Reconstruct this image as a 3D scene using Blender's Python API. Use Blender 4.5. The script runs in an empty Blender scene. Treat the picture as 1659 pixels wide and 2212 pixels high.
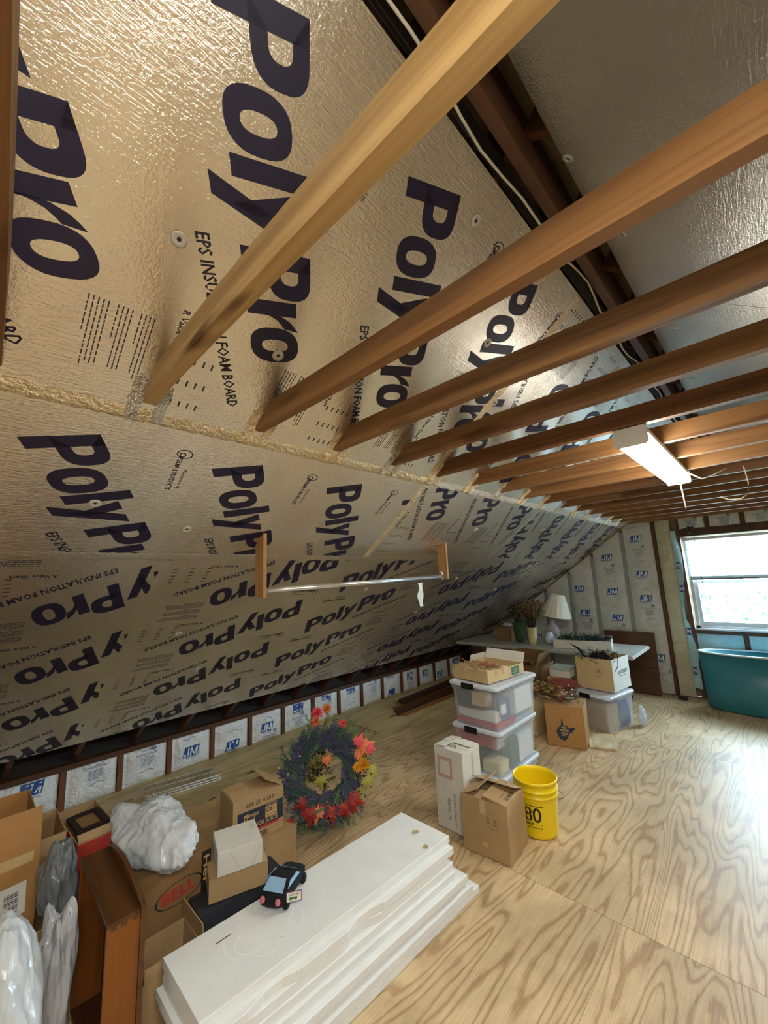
import bpy, bmesh, math, random
from mathutils import Vector, Matrix, noise
from math import sin, cos, pi, radians as R_

S = bpy.context.scene
COL = S.collection
random.seed(7)

# ------------------------------------------------------------------ camera
cam_d = bpy.data.cameras.new('camera')
cam = bpy.data.objects.new('camera', cam_d); COL.objects.link(cam)
right = Vector((0.71605271, 0.69672582, -0.04291443))
down = Vector((-0.14586226, 0.08922107, -0.98527347))
fwd = Vector((-0.68263659, 0.71176733, 0.16551299))
M = Matrix((right, -down, -fwd)).transposed().to_4x4()
M.translation = Vector((0, 0, 1.65))
cam.matrix_world = M
cam_d.sensor_fit = 'HORIZONTAL'; cam_d.sensor_width = 36
cam_d.lens = 863.5 * 36 / 1659
cam_d.clip_start = 0.02
S.camera = cam

# ------------------------------------------------------------------ world (daylight outside the window)
W = bpy.data.worlds.new('world'); S.world = W; W.use_nodes = True
bg = W.node_tree.nodes['Background']
bg.inputs[0].default_value = (0.60, 0.83, 1.0, 1)
bg.inputs[1].default_value = 50.0
# daylight sampling portal in the window opening
pl = bpy.data.lights.new('window_portal', 'AREA'); pl.shape = 'RECTANGLE'; pl.size = 1.1; pl.size_y = 1.15
pl.cycles.is_portal = True
po = bpy.data.objects.new('window_portal', pl); COL.objects.link(po)
po.location = (-.28, 6.70, 1.43); po.rotation_euler = (R_(-90), 0, 0)

S.view_settings.view_transform = 'Standard'; S.view_settings.look = 'None'
S.view_settings.gamma = 1; S.view_settings.use_curve_mapping = False
S.view_settings.exposure = 0.38
LAMP_NEAR = 38.0     # lens emission of the two shop lights
LAMP_BACK = 80.0

# ------------------------------------------------------------------ helpers
def srgb(h):
    if isinstance(h, str):
        h = h.lstrip('#'); c = [int(h[i:i+2], 16) / 255 for i in (0, 2, 4)]
    else: c = h
    return tuple(x / 12.92 if x <= .04045 else ((x + .055) / 1.055) ** 2.4 for x in c) + (1,)

class N:
    def __init__(s, name):
        s.m = bpy.data.materials.new(name); s.m.use_nodes = True
        s.t = s.m.node_tree; s.b = s.t.nodes['Principled BSDF']
        s.out = s.t.nodes['Material Output']
    def add(s, typ, **k):
        n = s.t.nodes.new(typ)
        for a, v in k.items():
            if a.startswith('_'): setattr(n, a[1:], v)
        return n
    def link(s, a, b): s.t.links.new(a, b)
    def coord(s, scale=(1, 1, 1), kind='Object', rnd=True):
        tc = s.add('ShaderNodeTexCoord'); mp = s.add('ShaderNodeMapping')
        mp.inputs['Scale'].default_value = scale
        s.link(tc.outputs[kind], mp.inputs[0])
        if rnd:
            oi = s.add('ShaderNodeObjectInfo'); mu = s.add('ShaderNodeMath', _operation='MULTIPLY')
            mu.inputs[1].default_value = 37.0; s.link(oi.outputs['Random'], mu.inputs[0])
            cb = s.add('ShaderNodeCombineXYZ')
            for i in range(3): s.link(mu.outputs[0], cb.inputs[i])
            s.link(cb.outputs[0], mp.inputs['Location'])
        return mp.outputs[0]
    def noise(s, vec, scale, detail=3, rough=.5, dist=0):
        n = s.add('ShaderNodeTexNoise'); n.inputs['Scale'].default_value = scale
        n.inputs['Detail'].default_value = detail; n.inputs['Roughness'].default_value = rough
        n.inputs['Distortion'].default_value = dist
        if vec is not None: s.link(vec, n.inputs['Vector'])
        return n.outputs[0]
    def ramp(s, fac, stops):
        r = s.add('ShaderNodeValToRGB')
        while len(r.color_ramp.elements) < len(stops): r.color_ramp.elements.new(.5)
        for e, (p, c) in zip(r.color_ramp.elements, stops):
            e.position = p; e.color = c if len(c) == 4 else tuple(c) + (1,)
        s.link(fac, r.inputs[0]); return r.outputs[0]
    def mathn(s, op, a, b=None):
        n = s.add('ShaderNodeMath', _operation=op)
        for i, v in enumerate((a, b)):
            if v is None: continue
            if isinstance(v, (int, float)): n.inputs[i].default_value = v
            else: s.link(v, n.inputs[i])
        return n.outputs[0]
    def bump(s, h, strength, dist=.002):
        b = s.add('ShaderNodeBump'); b.inputs['Strength'].default_value = strength
        b.inputs['Distance'].default_value = dist
        s.link(h, b.inputs['Height']); s.link(b.outputs[0], s.b.inputs['Normal'])
    def mix(s, fac, a, b, mode='MIX'):
        n = s.add('ShaderNodeMix', _data_type='RGBA', _blend_type=mode)
        for i, v in ((0, fac), (6, a), (7, b)):
            if isinstance(v, (int, float)): n.inputs[i].default_value = v
            elif isinstance(v, tuple): n.inputs[i].default_value = v
            else: s.link(v, n.inputs[i])
        return n.outputs[2]
    def set(s, **k):
        for a, v in k.items(): s.b.inputs[a.replace('_', ' ')].default_value = v
        return s
    def color(s, sock): s.link(sock, s.b.inputs['Base Color'])

MATS = {}
def plain(name, col, rough=.6, metal=0, spec=.5, var=0.06, bump=0, bscale=60):
    if name in MATS: return MATS[name]
    n = N(name); c = srgb(col)
    f = n.noise(n.coord(), 9, 3)
    dk = tuple(x * (1 - var * 2) for x in c[:3]) + (1,); lt = tuple(min(1, x * (1 + var)) for x in c[:3]) + (1,)
    n.color(n.ramp(f, [(.3, dk), (.7, lt)]))
    n.b.inputs['Roughness'].default_value = rough; n.b.inputs['Metallic'].default_value = metal
    n.b.inputs['Specular IOR Level'].default_value = spec
    if bump: n.bump(n.noise(n.coord(), bscale, 4), bump)
    MATS[name] = n.m; return n.m

def lumber(name, lite, dark, axis, rough=.55):
    n = N(name)
    sc = [22, 22, 22]; sc[axis] = .9
    v = n.coord(tuple(sc))
    g = n.noise(v, 1.0, 4, .6, .6)
    sc2 = [7, 7, 7]; sc2[axis] = 1.6
    k = n.noise(n.coord(tuple(sc2)), 1.2, 2)
    c1 = n.ramp(g, [(.3, srgb(dark)), (.55, srgb(lite)), (.75, tuple(x * .85 for x in srgb(lite)[:3]) + (1,))])
    oi = n.add('ShaderNodeObjectInfo')
    tint = n.ramp(oi.outputs['Random'], [(0, srgb('#c9b193')), (.5, srgb('#ece0cf')), (1, srgb('#ffffff'))])
    c2 = n.mix(1.0, c1, tint, 'MULTIPLY')
    kk = n.ramp(k, [(.68, (0, 0, 0, 1)), (.76, (1, 1, 1, 1))])
    c3 = n.mix(kk, c2, srgb('#5a3618'))
    n.color(c3); n.b.inputs['Roughness'].default_value = rough
    n.bump(g, .25, .001)
    MATS[name] = n.m; return n.m

def foil(name, base, rough, tone=None, crumple=0.0, metal=.92, streak=True):
    n = N(name)
    c = n.coord((1, 1, 1), rnd=False)
    fine = n.noise(c, 120, 3, .6)
    st = n.noise(n.coord((34, 3.0, 3.0), rnd=False), 6, 3, .6)
    big = n.noise(c, 3.2, 3, .55)
    h = n.mathn('ADD', n.mathn('MULTIPLY', fine, .7), n.mathn('MULTIPLY', st, .8 if streak else 0))
    h = n.mathn('ADD', h, n.mathn('MULTIPLY', n.noise(c, 45, 4, .65), .5 + crumple * 6))
    n.bump(h, 1.0 if crumple == 0 else 1.0, .0021 if crumple == 0 else .008)
    b = srgb(base); d = tuple(x * .80 for x in b[:3]) + (1,)
    n.color(n.ramp(big, [(.2, d), (.8, b)]))
    n.b.inputs['Roughness'].default_value = rough
    n.b.inputs['Metallic'].default_value = metal
    MATS[name] = n.m; return n.m

def ply(name, lite, mid, dark, rough=.42, freq=15, seed=0, scale=(2.6, .55, 1), dirt=.25):
    n = N(name)
    v = n.coord(scale)
    base = n.noise(v, 1.0, 2, .45, .35)
    wob = n.noise(n.coord((14, 5, 1)), 1.5, 3, .6)
    x = n.mathn('ADD', n.mathn('MULTIPLY', base, freq), n.mathn('MULTIPLY', wob, .55))
    fr = n.mathn('FRACT', x)
    fine = n.noise(n.coord((220, 5, 5)), 1, 3, .6)
    col = n.ramp(fr, [(0, srgb(mid)), (.30, srgb(lite)), (.58, srgb(lite)), (.80, srgb(dark)), (.93, srgb(dark)), (1, srgb(mid))])
    c2 = n.mix(.35, col, n.ramp(fine, [(.35, srgb(dark)), (.6, srgb(lite))]))
    dn = n.ramp(n.noise(n.coord((1.1, 1.1, 1)), 2.2, 4, .6), [(.42, (1 - dirt, 1 - dirt, 1 - dirt * 1.1, 1)), (.62, (1, 1, 1, 1))])
    c3 = n.mix(1.0, c2, dn, 'MULTIPLY')
    n.color(c3)
    n.b.inputs['Roughness'].default_value = rough; n.b.inputs['Specular IOR Level'].default_value = .65
    n.bump(n.mathn('ADD', fr, n.mathn('MULTIPLY', fine, .5)), .12, .001)
    MATS[name] = n.m; return n.m

def cardboard(name, base, rough=.75):
    n = N(name); b = srgb(base)
    d = tuple(x * .82 for x in b[:3]) + (1,)
    f = n.noise(n.coord(), 5, 4, .6)
    ln = n.noise(n.coord((3, 3, 260)), 1, 2)
    n.color(n.mix(.18, n.ramp(f, [(.3, d), (.7, b)]), n.ramp(ln, [(.35, d), (.65, b)])))
    n.b.inputs['Roughness'].default_value = rough
    n.bump(f, .15, .003)
    MATS[name] = n.m; return n.m

def translucent(name, col, alpha=.6, rough=.35, trans=.25):
    n = N(name); t = n.t
    n.b.inputs['Base Color'].default_value = srgb(col); n.b.inputs['Roughness'].default_value = rough
    tl = n.add('ShaderNodeBsdfTranslucent'); tl.inputs[0].default_value = srgb(col)
    m1 = n.add('ShaderNodeMixShader'); m1.inputs[0].default_value = trans
    tr = n.add('ShaderNodeBsdfTransparent'); m2 = n.add('ShaderNodeMixShader'); m2.inputs[0].default_value = alpha
    n.link(n.b.outputs[0], m1.inputs[1]); n.link(tl.outputs[0], m1.inputs[2])
    n.link(tr.outputs[0], m2.inputs[1]); n.link(m1.outputs[0], m2.inputs[2])
    n.link(m2.outputs[0], n.out.inputs[0])
    MATS[name] = n.m; return n.m

def emit(name, col, strength):
    n = N(name); n.b.inputs['Base Color'].default_value = srgb(col)
    n.b.inputs['Emission Color'].default_value = srgb(col); n.b.inputs['Emission Strength'].default_value = strength
    MATS[name] = n.m; return n.m

class MB:
    """collects shapes, builds ONE mesh object"""
    def __init__(s): s.v = []; s.f = []; s.smooth = []
    def add(s, verts, faces, mtx=None, smooth=False):
        o = len(s.v)
        s.v += [(mtx @ Vector(v)) if mtx else Vector(v) for v in verts]
        s.f += [tuple(i + o for i in f) for f in faces]; s.smooth += [smooth] * len(faces)
        return s
    def box(s, x0, x1, y0, y1, z0, z1, mtx=None, b=0):
        if b <= 0:
            v = [(x, y, z) for x in (x0, x1) for y in (y0, y1) for z in (z0, z1)]
            f = [(0, 1, 3, 2), (4, 6, 7, 5), (0, 4, 5, 1), (2, 3, 7, 6), (0, 2, 6, 4), (1, 5, 7, 3)]
            return s.add(v, f, mtx)
        bm = bmesh.new(); bmesh.ops.create_cube(bm, size=1)
        for q in bm.verts:
            q.co = Vector(((x0 + x1) / 2 + q.co.x * (x1 - x0), (y0 + y1) / 2 + q.co.y * (y1 - y0), (z0 + z1) / 2 + q.co.z * (z1 - z0)))
        bmesh.ops.bevel(bm, geom=bm.edges[:], offset=b, segments=2, affect='EDGES')
        bm.verts.index_update()
        s.add([q.co[:] for q in bm.verts], [tuple(w.index for w in f.verts) for f in bm.faces], mtx)
        bm.free(); return s
    def lathe(s, prof, seg=24, mtx=None, cap0=True, cap1=True, smooth=True):
        v = []; f = []
        for r, z in prof:
            for i in range(seg): a = 2 * pi * i / seg; v.append((r * cos(a), r * sin(a), z))
        for k in range(len(prof) - 1):
            for i in range(seg):
                j = (i + 1) % seg; f.append((k * seg + i, k * seg + j, (k + 1) * seg + j, (k + 1) * seg + i))
        if cap0: f.append(tuple(reversed(range(seg))))
        if cap1: f.append(tuple(range((len(prof) - 1) * seg, len(prof) * seg)))
        return s.add(v, f, mtx, smooth)
    def tube(s, pts, r, seg=6, closed=False):
        pts = [Vector(p) for p in pts]; v = []; f = []; n = len(pts)
        up = Vector((0, 0, 1))
        for i, p in enumerate(pts):
            if closed: d = pts[(i + 1) % n] - pts[i - 1]
            else: d = pts[min(i + 1, n - 1)] - pts[max(i - 1, 0)]
            d.normalize(); a = d.cross(up)
            if a.length < .05: a = d.cross(Vector((1, 0, 0)))
            a.normalize(); b = d.cross(a)
            rr = r[i] if isinstance(r, (list, tuple)) else r
            for k in range(seg):
                t = 2 * pi * k / seg; v.append(p + a * rr * cos(t) + b * rr * sin(t))
        for i in range(n if closed else n - 1):
            for k in range(seg):
                l = (k + 1) % seg; j = (i + 1) % n
                f.append((i * seg + k, i * seg + l, j * seg + l, j * seg + k))
        if not closed:
            f.append(tuple(reversed(range(seg)))); f.append(tuple(range((n - 1) * seg, n * seg)))
        return s.add(v, f, None, True)
    def build(s, name, mat, parent=None, flat=False):
        me = bpy.data.meshes.new(name)
        me.from_pydata([v[:] for v in s.v], [], s.f)
        if not flat and any(s.smooth): me.polygons.foreach_set('use_smooth', s.smooth)
        if mat: me.materials.append(MATS[mat] if isinstance(mat, str) else mat)
        me.update()
        o = bpy.data.objects.new(name, me); COL.objects.link(o)
        if parent: o.parent = parent
        return o

def tag(o, label=None, cat=None, group=None, kind=None):
    if label: o['label'] = label
    if cat: o['category'] = cat
    if group: o['group'] = group
    if kind: o['kind'] = kind
    return o
def empty(name, loc=(0, 0, 0), rz=0, label=None, cat=None, group=None, kind=None, rot=None):
    o = bpy.data.objects.new(name, None); COL.objects.link(o); o.empty_display_size = .1
    o.location = loc; o.rotation_euler = rot if rot else (0, 0, rz)
    return tag(o, label, cat, group, kind)
def boxo(name, x0, x1, y0, y1, z0, z1, mat, parent=None, b=0, mtx=None):
    """box object with its own origin at the box centre (so object-space grain differs)"""
    c = Vector(((x0 + x1) / 2, (y0 + y1) / 2, (z0 + z1) / 2)); h = Vector(((x1 - x0) / 2, (y1 - y0) / 2, (z1 - z0) / 2))
    o = MB().box(-h.x, h.x, -h.y, h.y, -h.z, h.z, b=b).build(name, mat, parent)
    if mtx is not None: o.matrix_local = mtx @ Matrix.Translation(c)
    else: o.location = c
    return o

# ---- lettering -------------------------------------------------------------
_tc = {}
def text2d(s, bold=0.0, shear=0.0, res=3, space=1.0):
    """text outline filled, normalised to x 0..1 * width, cap height 1 -> returns verts, faces, width"""
    key = (s, bold, shear, res, space)
    if key in _tc: return _tc[key]
    cu = bpy.data.curves.new('lettering', 'FONT'); cu.body = s; cu.resolution_u = res
    cu.offset = bold; cu.shear = shear; cu.space_character = space; cu.fill_mode = 'FRONT'
    o = bpy.data.objects.new('lettering', cu); COL.objects.link(o)
    dg = bpy.context.evaluated_depsgraph_get(); dg.update()
    me = bpy.data.meshes.new_from_object(o.evaluated_get(dg))
    v = [(p.co.x, p.co.y) for p in me.vertices]; f = [tuple(p.vertices) for p in me.polygons]
    bpy.data.objects.remove(o); bpy.data.curves.remove(cu); bpy.data.meshes.remove(me)
    x0 = min(a for a, b in v); x1 = max(a for a, b in v)
    cap = .70
    v = [((a - x0) / cap, b / cap) for a, b in v]
    _tc[key] = (v, f, (x1 - x0) / cap); return _tc[key]

class Print:
    """flat print in a 2D sheet frame: collect 2D shapes, clip, map to 3D"""
    def __init__(s): s.v = []; s.f = []
    def shape(s, v, f): o = len(s.v); s.v += v; s.f += [tuple(i + o for i in q) for q in f]
    def text(s, t, at, ang, height, width=None, bold=0.0, shear=0.0, res=3, flip=1, space=1.0):
        """ang: reading direction in (s right, t DOWN) frame, up = (sin,-cos)"""
        v, f, w = text2d(t, bold, shear, res, space)
        sx = (width / w) if width else height
        d = (cos(ang), sin(ang)); u = (sin(ang) * flip, -cos(ang) * flip)
        s.shape([(at[0] + d[0] * a * sx + u[0] * b * height, at[1] + d[1] * a * sx + u[1] * b * height) for a, b in v], f)
    def bar(s, at, ang, length, th):
        d = (cos(ang), sin(ang)); u = (sin(ang), -cos(ang))
        p = lambda a, b: (at[0] + d[0] * a + u[0] * b, at[1] + d[1] * a + u[1] * b)
        s.shape([p(0, 0), p(length, 0), p(length, th), p(0, th)], [(0, 1, 2, 3)])
    def ring(s, c, r0, r1, seg=14, sq=1.0, ang=0):
        v = []
        for i in range(seg):
            a = 2 * pi * i / seg
            for r in (r0, r1):
                x, y = r * cos(a), r * sin(a) * sq
                v.append((c[0] + x * cos(ang) - y * sin(ang), c[1] + x * sin(ang) + y * cos(ang)))
        s.shape(v, [(2 * i, 2 * i + 1, (2 * i + 3) % (2 * seg), (2 * i + 2) % (2 * seg)) for i in range(seg)])
    def build(s, name, mat, parent, fn, clip=None):
        bm = bmesh.new()
        vs = [bm.verts.new((a, b, 0)) for a, b in s.v]
        for q in s.f:
            try: bm.faces.new([vs[i] for i in q])
            except ValueError: pass
        if clip:
            a0, a1, b0, b1 = clip
            for co, no in (((a0, 0, 0), (-1, 0, 0)), ((a1, 0, 0), (1, 0, 0)), ((0, b0, 0), (0, -1, 0)), ((0, b1, 0), (0, 1, 0))):
                bmesh.ops.bisect_plane(bm, geom=bm.verts[:] + bm.edges[:] + bm.faces[:], plane_co=co, plane_no=no, clear_outer=True)
        for q in bm.verts: q.co = fn(q.co.x, q.co.y)
        me = bpy.data.meshes.new(name); bm.to_mesh(me); bm.free()
        me.materials.append(MATS[mat])
        o = bpy.data.objects.new(name, me); COL.objects.link(o)
        if parent: o.parent = parent
        return o

# ------------------------------------------------------------------ materials
foil('foil_board', '#f1ebde', .22)
foil('foil_plain', '#e2e2de', .28)
foil('foil_tape', '#f0d9ae', .30, crumple=.25, streak=False, metal=.75)
foil('foil_crumple', '#efe8d8', .22, crumple=.6, streak=False)
plain('foam_ink', '#16102e', .5, var=.02)
plain('foam_ink_fine', '#3a3340', .55, var=.02)
plain('eps_edge', '#e8e6df', .8)
lumber('tie_wood', '#997145', '#68462a', 0)
lumber('tie_wood_lit', '#c9aa74', '#a3804c', 0)  # stronger lamplight on the first tie, put into a paler wood colour
lumber('stud_wood_z', '#744a2b', '#512f19', 2)
lumber('dark_wood_y', '#573822', '#382114', 1)
lumber('rafter_wood', '#6b4426', '#3e2413', 0)
lumber('board_y', '#b58a55', '#8a6236', 1)
lumber('board_z', '#a87c48', '#7e5628', 2)
lumber('orange_wood', '#8d581e', '#6a3f12', 2, .4)
lumber('brown_wood', '#5c3a1c', '#3e2611', 0, .35)
ply('floor_ply', '#dac198', '#ceb186', '#a68359', .47, 22, scale=(3.6, .46, 1))
ply('strip_ply', '#c7b483', '#bca977', '#a6905f', .55, 5, dirt=.15)
ply('scrap_ply', '#ecdcb8', '#e2cfa6', '#c8ae84', .5, 7)
ply('roof_ply', '#b9a88a', '#a89676', '#8d7a5c', .8, 6)
plain('subfloor_dark', '#2a1c12', .9)
plain('dark_paper', '#1b1613', .8)

# ------------------------------------------------------------------ geometry constants
XL = -4.19; YB = 6.55; YF = -2.6; XC = -.395; XR = 3.40
RE = (-.488, 2.959)                    # ridge-side edge of left foam
CS, SN = cos(math.atan(.707)), sin(math.atan(.707))
def left_pt(s, t, off=0.0):            # off>0 : into the room
    return Vector((RE[0] - t * CS + off * SN, s, RE[1] - t * SN - off * CS))
def right_pt(s, t, off=0.0):
    return Vector((-.302 + t * CS - off * SN, s, RE[1] - t * SN - off * CS))
def slopebox(mb, fn, s0, s1, t0, t1, o0, o1):
    v = [fn(s, t, o) for s in (s0, s1) for t in (t0, t1) for o in (o0, o1)]
    return mb.add(v, [(0, 1, 3, 2), (4, 6, 7, 5), (0, 4, 5, 1), (2, 3, 7, 6), (0, 2, 6, 4), (1, 5, 7, 3)])

# ------------------------------------------------------------------ SETTING: floor
floor = tag(boxo('floor', XL - .15, XR + .15, YF - .1, YB + .12, -.06, -.0195, 'subfloor_dark'), kind='structure')
def sheet(x0, x1, y0, y1, mat, z1=0.0):
    g = .0014
    o = boxo('plywood_sheet', x0 + g * .4, x1 - g * .4, y0 + g, y1 - g, -.0190, z1, mat)
    o.parent = floor; o.matrix_parent_inverse = floor.matrix_world.inverted()
    o.location = o.location - Vector(floor.location); o.matrix_parent_inverse = Matrix()
    return o
xs = [-3.212, -1.99, -.77, .45, 1.67, 2.89, XR + .1]
ys = [YF, -.05, 2.292, 4.632, YB + .1]
for i in range(len(xs) - 1):
    for j in range(len(ys) - 1): sheet(xs[i], xs[i + 1], ys[j], ys[j + 1], 'floor_ply')
for y0, y1 in ((YF, .50), (.50, 2.94), (2.94, 5.38), (5.38, YB + .1)): sheet(XL - .1, -3.214, y0, y1, 'strip_ply', .004)

# ------------------------------------------------------------------ SETTING: roof = ceiling
def roof_mesh():
    mb = MB()
    slopebox(mb, left_pt, YF - .1, YB + .15, -.26, 4.72, -.185, -.165)
    slopebox(mb, right_pt, YF - .1, YB + .15, -.26, 4.72, -.185, -.165)
    return mb
ceiling = tag(roof_mesh().build('ceiling', 'roof_ply'), kind='structure')
TIEY = [-.036] + [.36 + .4095 * i for i in range(16)]
mbr = []
for k in range(-6, 16):
    y = .322 + .4095 * k
    if y < YF or y > YB: continue
    for fn in (left_pt, right_pt):
        slopebox(MB(), fn, y - .019, y + .019, -.115 if fn is left_pt else -.115, 4.62, -.163, -.027).build('rafter', 'rafter_wood', ceiling)
for k in range(-6, 15):
    y = .322 + .4095 * k
    slopebox(MB(), right_pt, y + .03, y + .38, -.085, .03, -.10, -.085).build('vent_baffle', 'eps_edge', ceiling)
boxo('ridge_board', XC - .019, XC + .019, YF, YB, 2.93, 3.14, 'dark_wood_y', ceiling)
# dark felt strip hanging just above the left foam edge
mb = MB(); slopebox(mb, left_pt, YF, YB, -.055, -.012, -.022, -.018); mb.build('felt_strip', 'dark_paper', ceiling)
# cable along the ridge
plain('cable_white', '#d9d2bd', .5)
pts = []
for i in range(60):
    y = -1.0 + i * .125
    pts.append((-.452 + .014 * sin(y * 4.3) + .008 * sin(y * 11), y, 2.955 + .01 * sin(y * 7.0)))
MB().tube(pts, .0045).build('ridge_cable', 'cable_white', ceiling)

# collar ties
for i, y in enumerate(TIEY):
    z0, z1 = 2.275, 2.364
    mb = MB()
    x0 = RE[0] - (RE[1] - z0) / .707 + .0; x0b = x0 + (z1 - z0) / .707
    x1 = -.79 - x0; x1b = -.79 - x0b
    n = 10; v = []; fc = []
    for k in range(n + 1):
        w = k / n; wob = .004 * sin(i * 3.1 + w * 7)
        xa = x0 + (x1 - x0) * w; xb = x0b + (x1b - x0b) * w
        for (x, yy, z) in ((xa, -.019, z0), (xa, .019, z0), (xb, .019, z1), (xb, -.019, z1)):
            v.append((x - XC, yy + wob, z - 2.32))
    for k in range(n):
        for q in range(4):
            r = (q + 1) % 4; fc.append((k * 4 + q, k * 4 + r, k * 4 + 4 + r, k * 4 + 4 + q))
    fc += [(3, 2, 1, 0), (n * 4, n * 4 + 1, n * 4 + 2, n * 4 + 3)]
    mb.add(v, fc); o = mb.build('collar_tie', 'tie_wood_lit' if i == 1 else 'tie_wood', ceiling); o.location = (XC, y + (.019 if i else 0), 2.32)
    if i == 0: o.rotation_euler.z = R_(-2.1); o.location.y = -.044

# ---- foam boards with print
def _sup(cx, cy, a, b, e, n=28, a0=0, a1=360):
    out = []
    for i in range(n + 1):
        t = R_(a0 + (a1 - a0) * i / n); c, s_ = cos(t), sin(t)
        out.append((cx + math.copysign(abs(c) ** (2 / e) * a, c), cy + math.copysign(abs(s_) ** (2 / e) * b, s_)))
    return out
def _strip(o, i): n = len(o); return o + i, [(k, k + 1, n + k + 1, n + k) for k in range(n - 1)]
def glyph(ch):
    if ch == 'o': return [_strip(_sup(.305, .38, .305, .395, 2.5), _sup(.305, .38, .105, .215, 2.4))], .61
    if ch == 'l': return [([(0, 0), (.225, 0), (.225, 1.02), (0, 1.02)], [(0, 1, 2, 3)])], .225
    if ch == 'P':
        o = [(.0, 1.0)] + _sup(.34, .675, .32, .325, 2.6, 16, 90, -90) + [(.0, .35)]
        i = [(.235, .81)] + _sup(.32, .675, .115, .135, 2.4, 16, 90, -90) + [(.235, .54)]
        return [([(0, 0), (.235, 0), (.235, 1.0), (0, 1.0)], [(0, 1, 2, 3)]), _strip(o, i)], .66
    if ch == 'y':
        return [([(.0, .76), (.225, .76), (.335, .22), (.235, -.02)], [(0, 1, 2, 3)]), ([(.40, .76), (.625, .76), (.20, -.27), (-.04, -.27)], [(0, 1, 2, 3)])], .62
    if ch == 'r':
        o = [(.20, .38), (.235, .52), (.30, .64), (.38, .72), (.47, .775)]; i = [(.20, .20), (.24, .34), (.30, .45), (.37, .51), (.43, .545)]
        return [([(0, 0), (.225, 0), (.225, .76), (0, .76)], [(0, 1, 2, 3)]), _strip(o, i)], .455
def big_word(p, at, ang, height, width):
    x = 0; parts = []
    for ch in 'PolyPro':
        g, w = glyph(ch)
        for v, f in g: parts.append(([(a + x, b) for a, b in v], f))
        x += w + {'r': -.03, 'y': .085}.get(ch, .035)
    d = (cos(ang), sin(ang)); u = (sin(ang), -cos(ang)); sx = width / (x - .035)
    for v, f in parts:
        p.shape([(at[0] + d[0] * (a * sx + .20 * b * height) + u[0] * b * height, at[1] + d[1] * (a * sx + .20 * b * height) + u[1] * b * height) for a, b in v], f)
ANG = R_(60)
def foam_print(p, a, ang):
    """one repeat of the print; a = baseline start of the big word"""
    d = (cos(ang), sin(ang)); u = (sin(ang), -cos(ang)); base = ang - ANG
    def at(x, y): return (a[0] + d[0] * x + u[0] * y, a[1] + d[1] * x + u[1] * y)
    big_word(p, at(0, 0), ang, .212, .845)
    p.text('EPS INSULATION FOAM BOARD', at(.45, -.115), ang, .036, .57, bold=.018, shear=.2, res=1)
    cb, sb = cos(base), sin(base)
    def rot(x, y): return (a[0] + cb * x - sb * y, a[1] + sb * x + cb * y)
    v = base + pi / 2
    p.text('PERMA R PRODUCTS', rot(-.118 + .585, -.03), v, .020, .175, bold=.02, res=1)
    p.text('Manufactured by:', rot(-.118 + .625, .03), v, .013, .105, res=1)
    p.ring(rot(-.118 + .605, -.05), .026, .031, 14, .7, base); p.ring(rot(-.118 + .598, -.045), .008, .013, 8)
    p.text('R Value Chart', rot(.165, .66), v, .020, .15, bold=.012, res=1)
def fine_print(p, a, ang):
    base = ang - ANG; cb, sb = cos(base), sin(base)
    def rot(x, y): return (a[0] + cb * x - sb * y, a[1] + sb * x + cb * y)
    v = base + pi / 2
    rnd = random.Random(3)
    for i in range(15):
        if i in (4, 9): continue
        L = .22 if i not in (3, 8, 14) else .12
        y = .72
        while y < .72 + L - .02:
            w = rnd.uniform(.008, .022); p.bar(rot(.10 - i * .0115, y), v, w, .0032); y += w + .004
    for i in range(5):
        for j in range(4): p.bar(rot(.16 + .028 * (i + 1), .80 + j * .085), v, .022, .0055)
def foam_board(fn, s0, s1, t0, t1, rows=(), ang=ANG, off=0.0, mat='foil_board', name='foam_board'):
    g = .002
    b = MB(); slopebox(b, lambda s, t, o: fn(s, t, o + off), s0 + g, s1 - g, t0 + g, t1 - g, -.0254, 0)
    o = b.build(name, mat, ceiling)
    if rows:
        p = Print(); q = Print()
        for a in rows: foam_print(p, a, ang); fine_print(q, a, ang)
        cl = (s0 + .003, s1 - .003, t0 + .003, t1 - .003)
        p.build('printed_lettering', 'foam_ink', o, lambda s, t: fn(s, t, off + .0006), cl)
        q.build('small_print', 'foam_ink_fine', o, lambda s, t: fn(s, t, off + .0006), cl)
    return o
P = .609
foam_board(left_pt, -.52, 1.94, 0, 1.225, [(.22 + P * k, .173) for k in range(-2, 4)])
foam_board(left_pt, 1.94, 4.38, 0, 1.225, [(2.30 + P * k, 1.04) for k in range(-1, 5)], ang=ANG + pi)
foam_board(left_pt, 4.38, YB, 0, 1.225, [(4.6 + P * k, .185) for k in range(-1, 4)])
foam_board(left_pt, YF, -.52, 0, 1.225, [(-.9 - P * k, .185) for k in range(0, 3)])
# middle strip
foam_board(left_pt, -.30, 1.98, 1.225, 2.0, [(.069 + P * k, 1.419) for k in range(-1, 4)])
foam_board(left_pt, 1.98, 3.72, 1.225, 2.0, [(1.86 + .602 * k, .85) for k in range(-1, 4)])
foam_board(left_pt, 3.72, YB, 1.225, 2.0, [(4.15 + P * k, 1.98) for k in range(-1, 5)], ang=ANG + pi)
foam_board(left_pt, YF, -.30, 1.225, 2.0, [(-.51 - P * k, 1.43) for k in range(0, 3)])
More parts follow.
